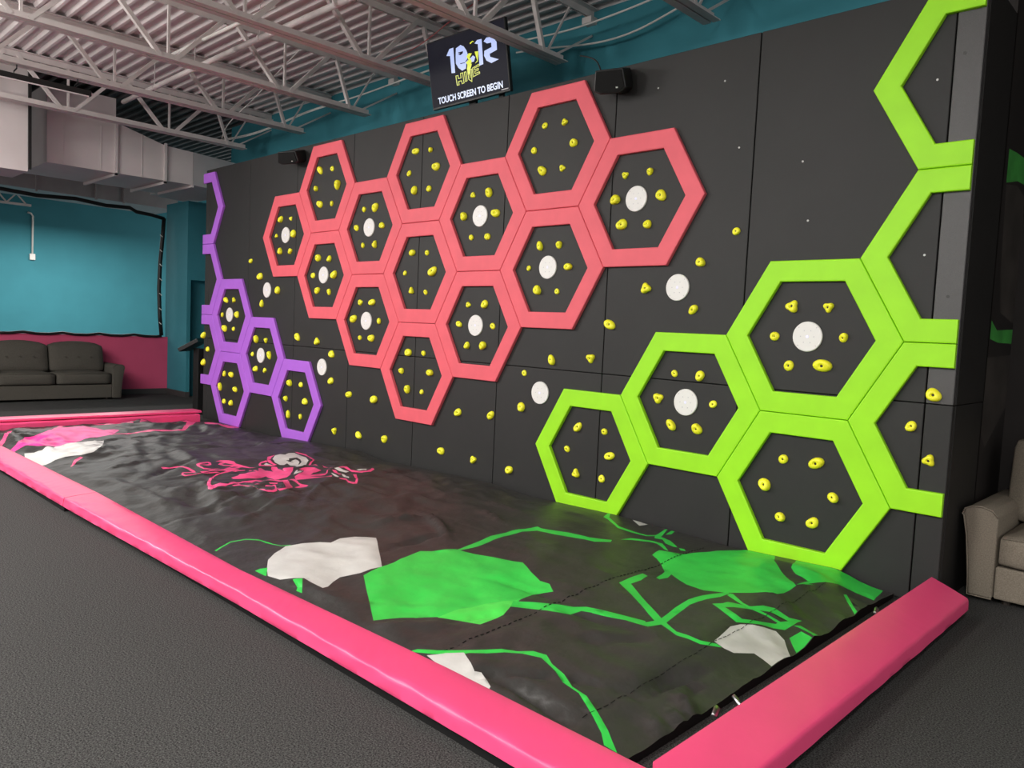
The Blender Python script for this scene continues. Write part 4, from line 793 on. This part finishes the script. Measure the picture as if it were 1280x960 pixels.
wire('cable', 'thin white cable slung high between the second and third joists at left', [(-2.9, 0.5, 4.30), (-2.5, 0.35, 4.36), (-1.8, 0.2, 4.42), (-1.19, 0.1, 4.46), (-0.4, 0.0, 4.62), (0.4, -0.1, 4.76)], 0.007, M['cable'])
wire('cable', 'white sagging cable right of the television, upper of the two', [(2.7, 1.04, 4.65), (3.06, 1.04, 4.618), (3.69, 1.04, 4.575), (4.24, 1.04, 4.598), (4.69, 1.04, 4.632), (5.25, 1.04, 4.70)], 0.010, M['cable'])
wire('cable', 'white sagging cable right of the television, lower of the two', [(2.75, 1.21, 4.60), (3.12, 1.21, 4.565), (3.8, 1.21, 4.455), (4.3, 1.21, 4.445), (4.78, 1.21, 4.551), (5.2, 1.21, 4.66)], 0.010, M['cable'])
wire('cable', 'thin red cable passing in front of the television top', [(1.7, 0.15, 4.40), (2.2, 0.12, 4.40), (2.6, 0.10, 4.46), (3.1, 0.08, 4.60), (3.75, 0.05, 4.70)], 0.004, M['cable_red'])
# ---------------------------------------------------------------- ducts
d = thing('air_duct', 'large white painted air duct with ribs along the left wall', 'duct', (-4.4, -0.6, 3.64))
def slab(name, pts, m, parent, off):
    o = MB().add([Vector(q) - Vector(off) for q in pts], [(0,3,2,1),(4,5,6,7),(0,1,5,4),(1,2,6,5),(2,3,7,6),(3,0,4,7)]).build(name, m, parent); return o
OD = (-4.4, -0.6, 3.64)
slab('duct_section', [(-5.2,-1.67,3.635),(-3.8,-1.67,3.635),(-3.8,-0.745,3.64),(-5.2,-0.745,3.64),(-5.2,-1.67,4.75),(-3.8,-1.67,4.75),(-3.8,-0.745,4.75),(-5.2,-0.745,4.75)], M['duct'], d, OD)
slab('duct_transition', [(-5.2,-0.74,3.64),(-3.8,-0.74,3.64),(-3.8,-0.01,3.65),(-5.2,-0.01,3.65),(-5.2,-0.74,4.40),(-3.8,-0.74,4.40),(-3.8,-0.01,4.20),(-5.2,-0.01,4.20)], M['duct'], d, OD)
slab('duct_section', [(-5.3,-0.005,3.65),(-3.8,-0.005,3.65),(-3.8,0.44,3.655),(-5.3,0.44,3.655),(-5.3,-0.005,4.20),(-3.8,-0.005,4.20),(-3.8,0.44,4.18),(-5.3,0.44,4.18)], M['duct'], d, OD)
slab('duct_elbow', [(-5.6,0.445,3.655),(-3.8,0.445,3.655),(-4.015,1.30,3.655),(-5.9,1.30,3.655),(-5.6,0.445,4.18),(-3.8,0.445,4.18),(-4.015,1.30,4.18),(-5.9,1.30,4.18)], M['duct'], d, OD)
for y, zt in ((-0.742, 4.42), (-0.008, 4.23)):
    MB().box(-3.8, -3.76, y - 0.018, y + 0.018, 3.60, zt).box(-5.24, -3.76, y - 0.018, y + 0.018, 3.595, 3.637).build('flange', M['duct'], d).location = (4.4, 0.6, -3.64)
MB().box(-5.2, -3.795, 0.42, 0.455, 3.615, 3.655).build('flange', M['duct'], d).location = (4.4, 0.6, -3.64)
for y in (-1.45, -0.95, -0.36):
    MB().box(-3.8, -3.793, y - 0.006, y + 0.006, 3.65, 4.3).build('seam_rib', M['duct'], d).location = (4.4, 0.6, -3.64)
d = thing('air_duct', 'lower white air duct cut by the left edge', 'duct', (-4.4, -3.3, 3.45))
OD = (-4.4, -3.3, 3.45)
slab('duct_section', [(-4.02,-5.0,3.35),(-3.22,-5.0,3.35),(-3.22,-2.05,3.37),(-4.02,-2.05,3.37),(-4.02,-5.0,4.75),(-3.22,-5.0,4.75),(-3.22,-2.05,4.75),(-4.02,-2.05,4.75)], M['duct'], d, OD)
slab('flange', [(-4.06,-2.36,3.31),(-3.5,-2.36,3.31),(-3.5,-2.31,3.31),(-4.06,-2.31,3.31),(-4.06,-2.36,3.362),(-3.5,-2.36,3.362),(-3.5,-2.31,3.362),(-4.06,-2.31,3.362)], M['duct'], d, OD)
bbox('dark_upright', 1.183, 1.22, 1.251, 1.285, -0.05, 1.30, M['black'], d)  # black upright at the duct's end, in the gap between ducts
d = thing('air_duct', 'grey air duct behind the netting above the far room', 'duct', (-8, -1, 3.7))
slab('duct_section', [(-8.4,-6,3.70),(-7.2,-6,3.70),(-7.2,1.6,3.66),(-8.4,1.6,3.66),(-8.4,-6,4.3),(-7.2,-6,4.3),(-7.2,1.6,4.0),(-8.4,1.6,4.0)], M['duct_grey'], d, (-8, -1, 3.7))
for y in (-0.95, 0.05, 0.55):
    MB().box(-7.2, -7.16, y - 0.015, y + 0.015, 3.64, 4.1).build('flange', M['duct_grey'], d).location = (8, 1, -3.7)

# ---------------------------------------------------------------- black net edging above the pink wall
t = thing('net_border', 'black rope edging of the netting above the pink wall', 'netting', (-6.17, -1, 1.09))
def rope(name, pts, r, m, par, off):
    return MB().tube([Vector(q) - Vector(off) for q in pts], r, 8).build(name, m, par, True)
ON = (-6.17, -1, 1.09)
rope('top_rope', [(-6.17,-5,3.42),(-6.17,-3,3.43),(-6.17,-1.74,3.47),(-6.17,-1.2,3.44),(-6.17,-0.6,3.475),(-6.17,-0.1,3.43),(-6.17,0.30,3.45),(-6.17,0.42,3.39),(-6.17,0.70,3.37),(-6.17,0.92,3.33)], 0.033, M['black'], t, ON)
rope('side_rope', [(-6.17,0.92,3.34),(-6.17,0.90,3.0),(-6.17,0.86,2.5),(-6.17,0.845,2.0),(-6.17,0.865,1.5),(-6.17,0.90,1.12)], 0.038, M['black'], t, ON)
rope('bottom_rope', [(-6.17, -5 + 0.2*i, 1.105 + (0.018 if i % 3 == 0 else -0.008)) for i in range(30)] + [(-6.17, 0.90, 1.11)], 0.024, M['black'], t, ON)
tie = MB().tube([(0.03, -0.02, 0.02), (0.045, 0.02, -0.02)], 0.008, 6).mesh('tie')
for z in (3.0, 2.72, 2.45, 2.18, 1.9, 1.62, 1.35):
    o = link('tie', tie, M['cable'], t); o.location = (0, 1.86, z - 1.09)


# far room fittings
t = thing('wall_conduit', 'thin white conduit with a box on the far teal wall', 'conduit', (-12.97, 0.425, 2.8))
MB().tube([(0, 0, 0.05), (0, 0.01, 0.98), (0, -0.03, 1.04), (0, -0.10, 1.06)], 0.022, 8).build('conduit', M['cable'], t, True)
bbox('junction_box', -0.028, 0.03, -0.06, 0.06, -0.09, 0.06, M['cable'], t, 0.005)
for q, (x, ye) in enumerate(((-11.6, -0.62), (-12.6, 0.30))):
    t = thing('bar_joist', 'small pale joist in the far room at the left edge, ' + ('longer one' if q else 'shorter lower one'), 'joist', (x, 0, 3.92 + 0.14 * q), 0, 'far room joists')
    bbox('bottom_chord', -0.05, 0.05, -7, ye, -0.10, -0.05, M['steel'], t)
    bbox('top_chord', -0.05, 0.05, -7, ye + 0.2, 0.16, 0.21, M['steel'], t)
    for i in range(14):
        MB().bar((0, ye - 0.1 - i * 0.4, -0.06), (0, ye - 0.3 - i * 0.4, 0.17), 0.035, 0.03).build('web', M['steel'], t)
        MB().bar((0, ye - 0.3 - i * 0.4, 0.17), (0, ye - 0.5 - i * 0.4, -0.06), 0.035, 0.03).build('web', M['steel'], t)
t = thing('green_lamp', 'small green glowing light at the left edge above the pink wall', 'lamp', (-12.9, -0.60, 0.95))
bbox('housing', -0.05, 0.0, -0.13, 0.15, -0.12, 0.12, M['black'], t)
for y in (-0.09, 0.03): bbox('lens', 0.0, 0.02, y, y + 0.09, -0.09, 0.10, M['greenled'], t, 0.01)

# ---------------------------------------------------------------- television
TVW, TVH = 1.150, 0.668
tv = thing('television', 'black wall television above the climbing wall showing TOUCH SCREEN TO BEGIN', 'television', (2.432, 0.313, 3.812))
tilt = math.atan2(0.124, 0.657)
tvp = bpy.data.objects.new('cabinet', bevel_mesh(MB().box(0, TVW, 0.0, 0.045, 0, TVH).mesh('cabinet'), 0.005, 1, False))
tvp.data.materials.append(M['black']); COL.objects.link(tvp); tvp.parent = tv
tvp.rotation_euler = (tilt, 0, -0.002)
sc = link('screen', MB().box(0.012, TVW - 0.012, -0.0015, 0.0, 0.022, TVH - 0.012).mesh('screen'), M['screen'], tvp)
def loc(x, z): return (x - 2.432, (z - 3.812) / 0.657 * TVH)
def flat(name, polys, m, y):
    mb = MB()
    for pts in polys:
        n = len(mb.v); mb.v += [(*(lambda q: (q[0], y, q[1]))(loc(*q)),) for q in pts]; mb.f.append(tuple(range(n, n + len(pts))))
    me = bpy.data.meshes.new(name); me.from_pydata(mb.v, [], mb.f); me.update()
    bm = bmesh.new(); bm.from_mesh(me); bmesh.ops.triangulate(bm, faces=bm.faces[:]); bm.to_mesh(me); bm.free()
    return link(name, me, m, tvp)
dep = {'digit': -0.0025, 'screen_black': -0.0032, 'wasp': -0.0036, 'hive': -0.0040}
nmz = {'digit': 'screen_digit', 'screen_black': 'screen_cutout', 'wasp': 'screen_emblem', 'hive': 'screen_lettering'}  # cutouts are the black areas within the digits and emblem
grp = {}
for i, (k_, pts) in enumerate(TVG): grp.setdefault(k_, []).append(pts)
for k_, ps in grp.items(): flat(nmz[k_], ps, M['screen' if k_ == 'screen_black' else k_], dep[k_])
cu = bpy.data.curves.new('screen_text', 'FONT'); cu.body = 'TOUCH SCREEN TO BEGIN'; cu.size = 0.088; cu.offset = 0.0022; cu.extrude = 0.0004
tmp = bpy.data.objects.new('tmp', cu); COL.objects.link(tmp)
bpy.context.view_layer.update()
dg = bpy.context.evaluated_depsgraph_get()
me = bpy.data.meshes.new_from_object(tmp.evaluated_get(dg)); bpy.data.objects.remove(tmp)
xs = [v.co.x for v in me.vertices]; sx = 0.955 / (max(xs) - min(xs)); x0_ = min(xs)
for v in me.vertices: v.co = ((v.co.x - x0_) * sx, -0.003 - v.co.z, v.co.y)
me.materials.clear()
tx = link('screen_text', me, M['scrtext'], tvp); tx.location = (0.105, 0, 0.048)
bbox('brand_strip', TVW - 0.115, TVW - 0.02, -0.0025, -0.0015, 0.026, 0.034, M['target_dot'], tvp)
bbox('wall_mount', 0.50, 0.60, 0.06, 0.09, -0.28, 0.4, M['black'], tv)
bbox('wall_mount', 0.93, 0.99, 0.06, 0.09, -0.28, 0.4, M['black'], tv)
MB().box(0.50, 0.60, -0.02, 0.06, 0.30, 0.36).box(0.93, 0.99, -0.02, 0.06, 0.30, 0.36).box(0.4, 1.1, 0.09, 0.12, -0.20, -0.16).build('mount_arm', M['black'], tv)

# ---------------------------------------------------------------- speakers
def speaker(label, x, z, w_, h_, rz):
    t = thing('wall_speaker', label, 'speaker', (x, -0.02, z), rz, 'wall speakers')
    pts = [(-w_/2, -h_*0.35), (-w_*0.30, -h_/2), (w_*0.30, -h_/2), (w_/2, -h_*0.30), (w_*0.42, h_/2), (-w_*0.42, h_/2)]
    me = extrude_poly(pts, -0.17, 0.02, 'cabinet'); bevel_mesh(me, 0.01, 2, False)
    c = link('cabinet', me, M['black'], t); c.rotation_euler = (0.30, 0, 0)
    g = link('grille', extrude_poly([(a * 0.88, b * 0.86) for a, b in pts], -0.178, -0.171, 'grille'), M['base'], c)
    bbox('badge', w_*0.20, w_*0.26, -0.182, -0.1785, -h_*0.30, -h_*0.24, M['screw'], c)
    MB().bar((0, 0.0, 0), (0, 0.062, 0), 0.05, 0.05).build('bracket', M['black'], t)
    return t
speaker('black wall speaker at the wall top right of the highest red hexagon', 5.10, 3.535, 0.27, 0.18, 0.30)
speaker('black wall speaker at the wall top near the left end', 0.24, 3.535, 0.32, 0.15, 0.35)
wire('speaker_cable', 'thin black cable running down from the right wall speaker', [(4.93, 0.02, 3.56), (4.90, 0.02, 3.70), (4.80, 0.04, 3.80), (4.66, 0.04, 3.84)], 0.006, M['black'])
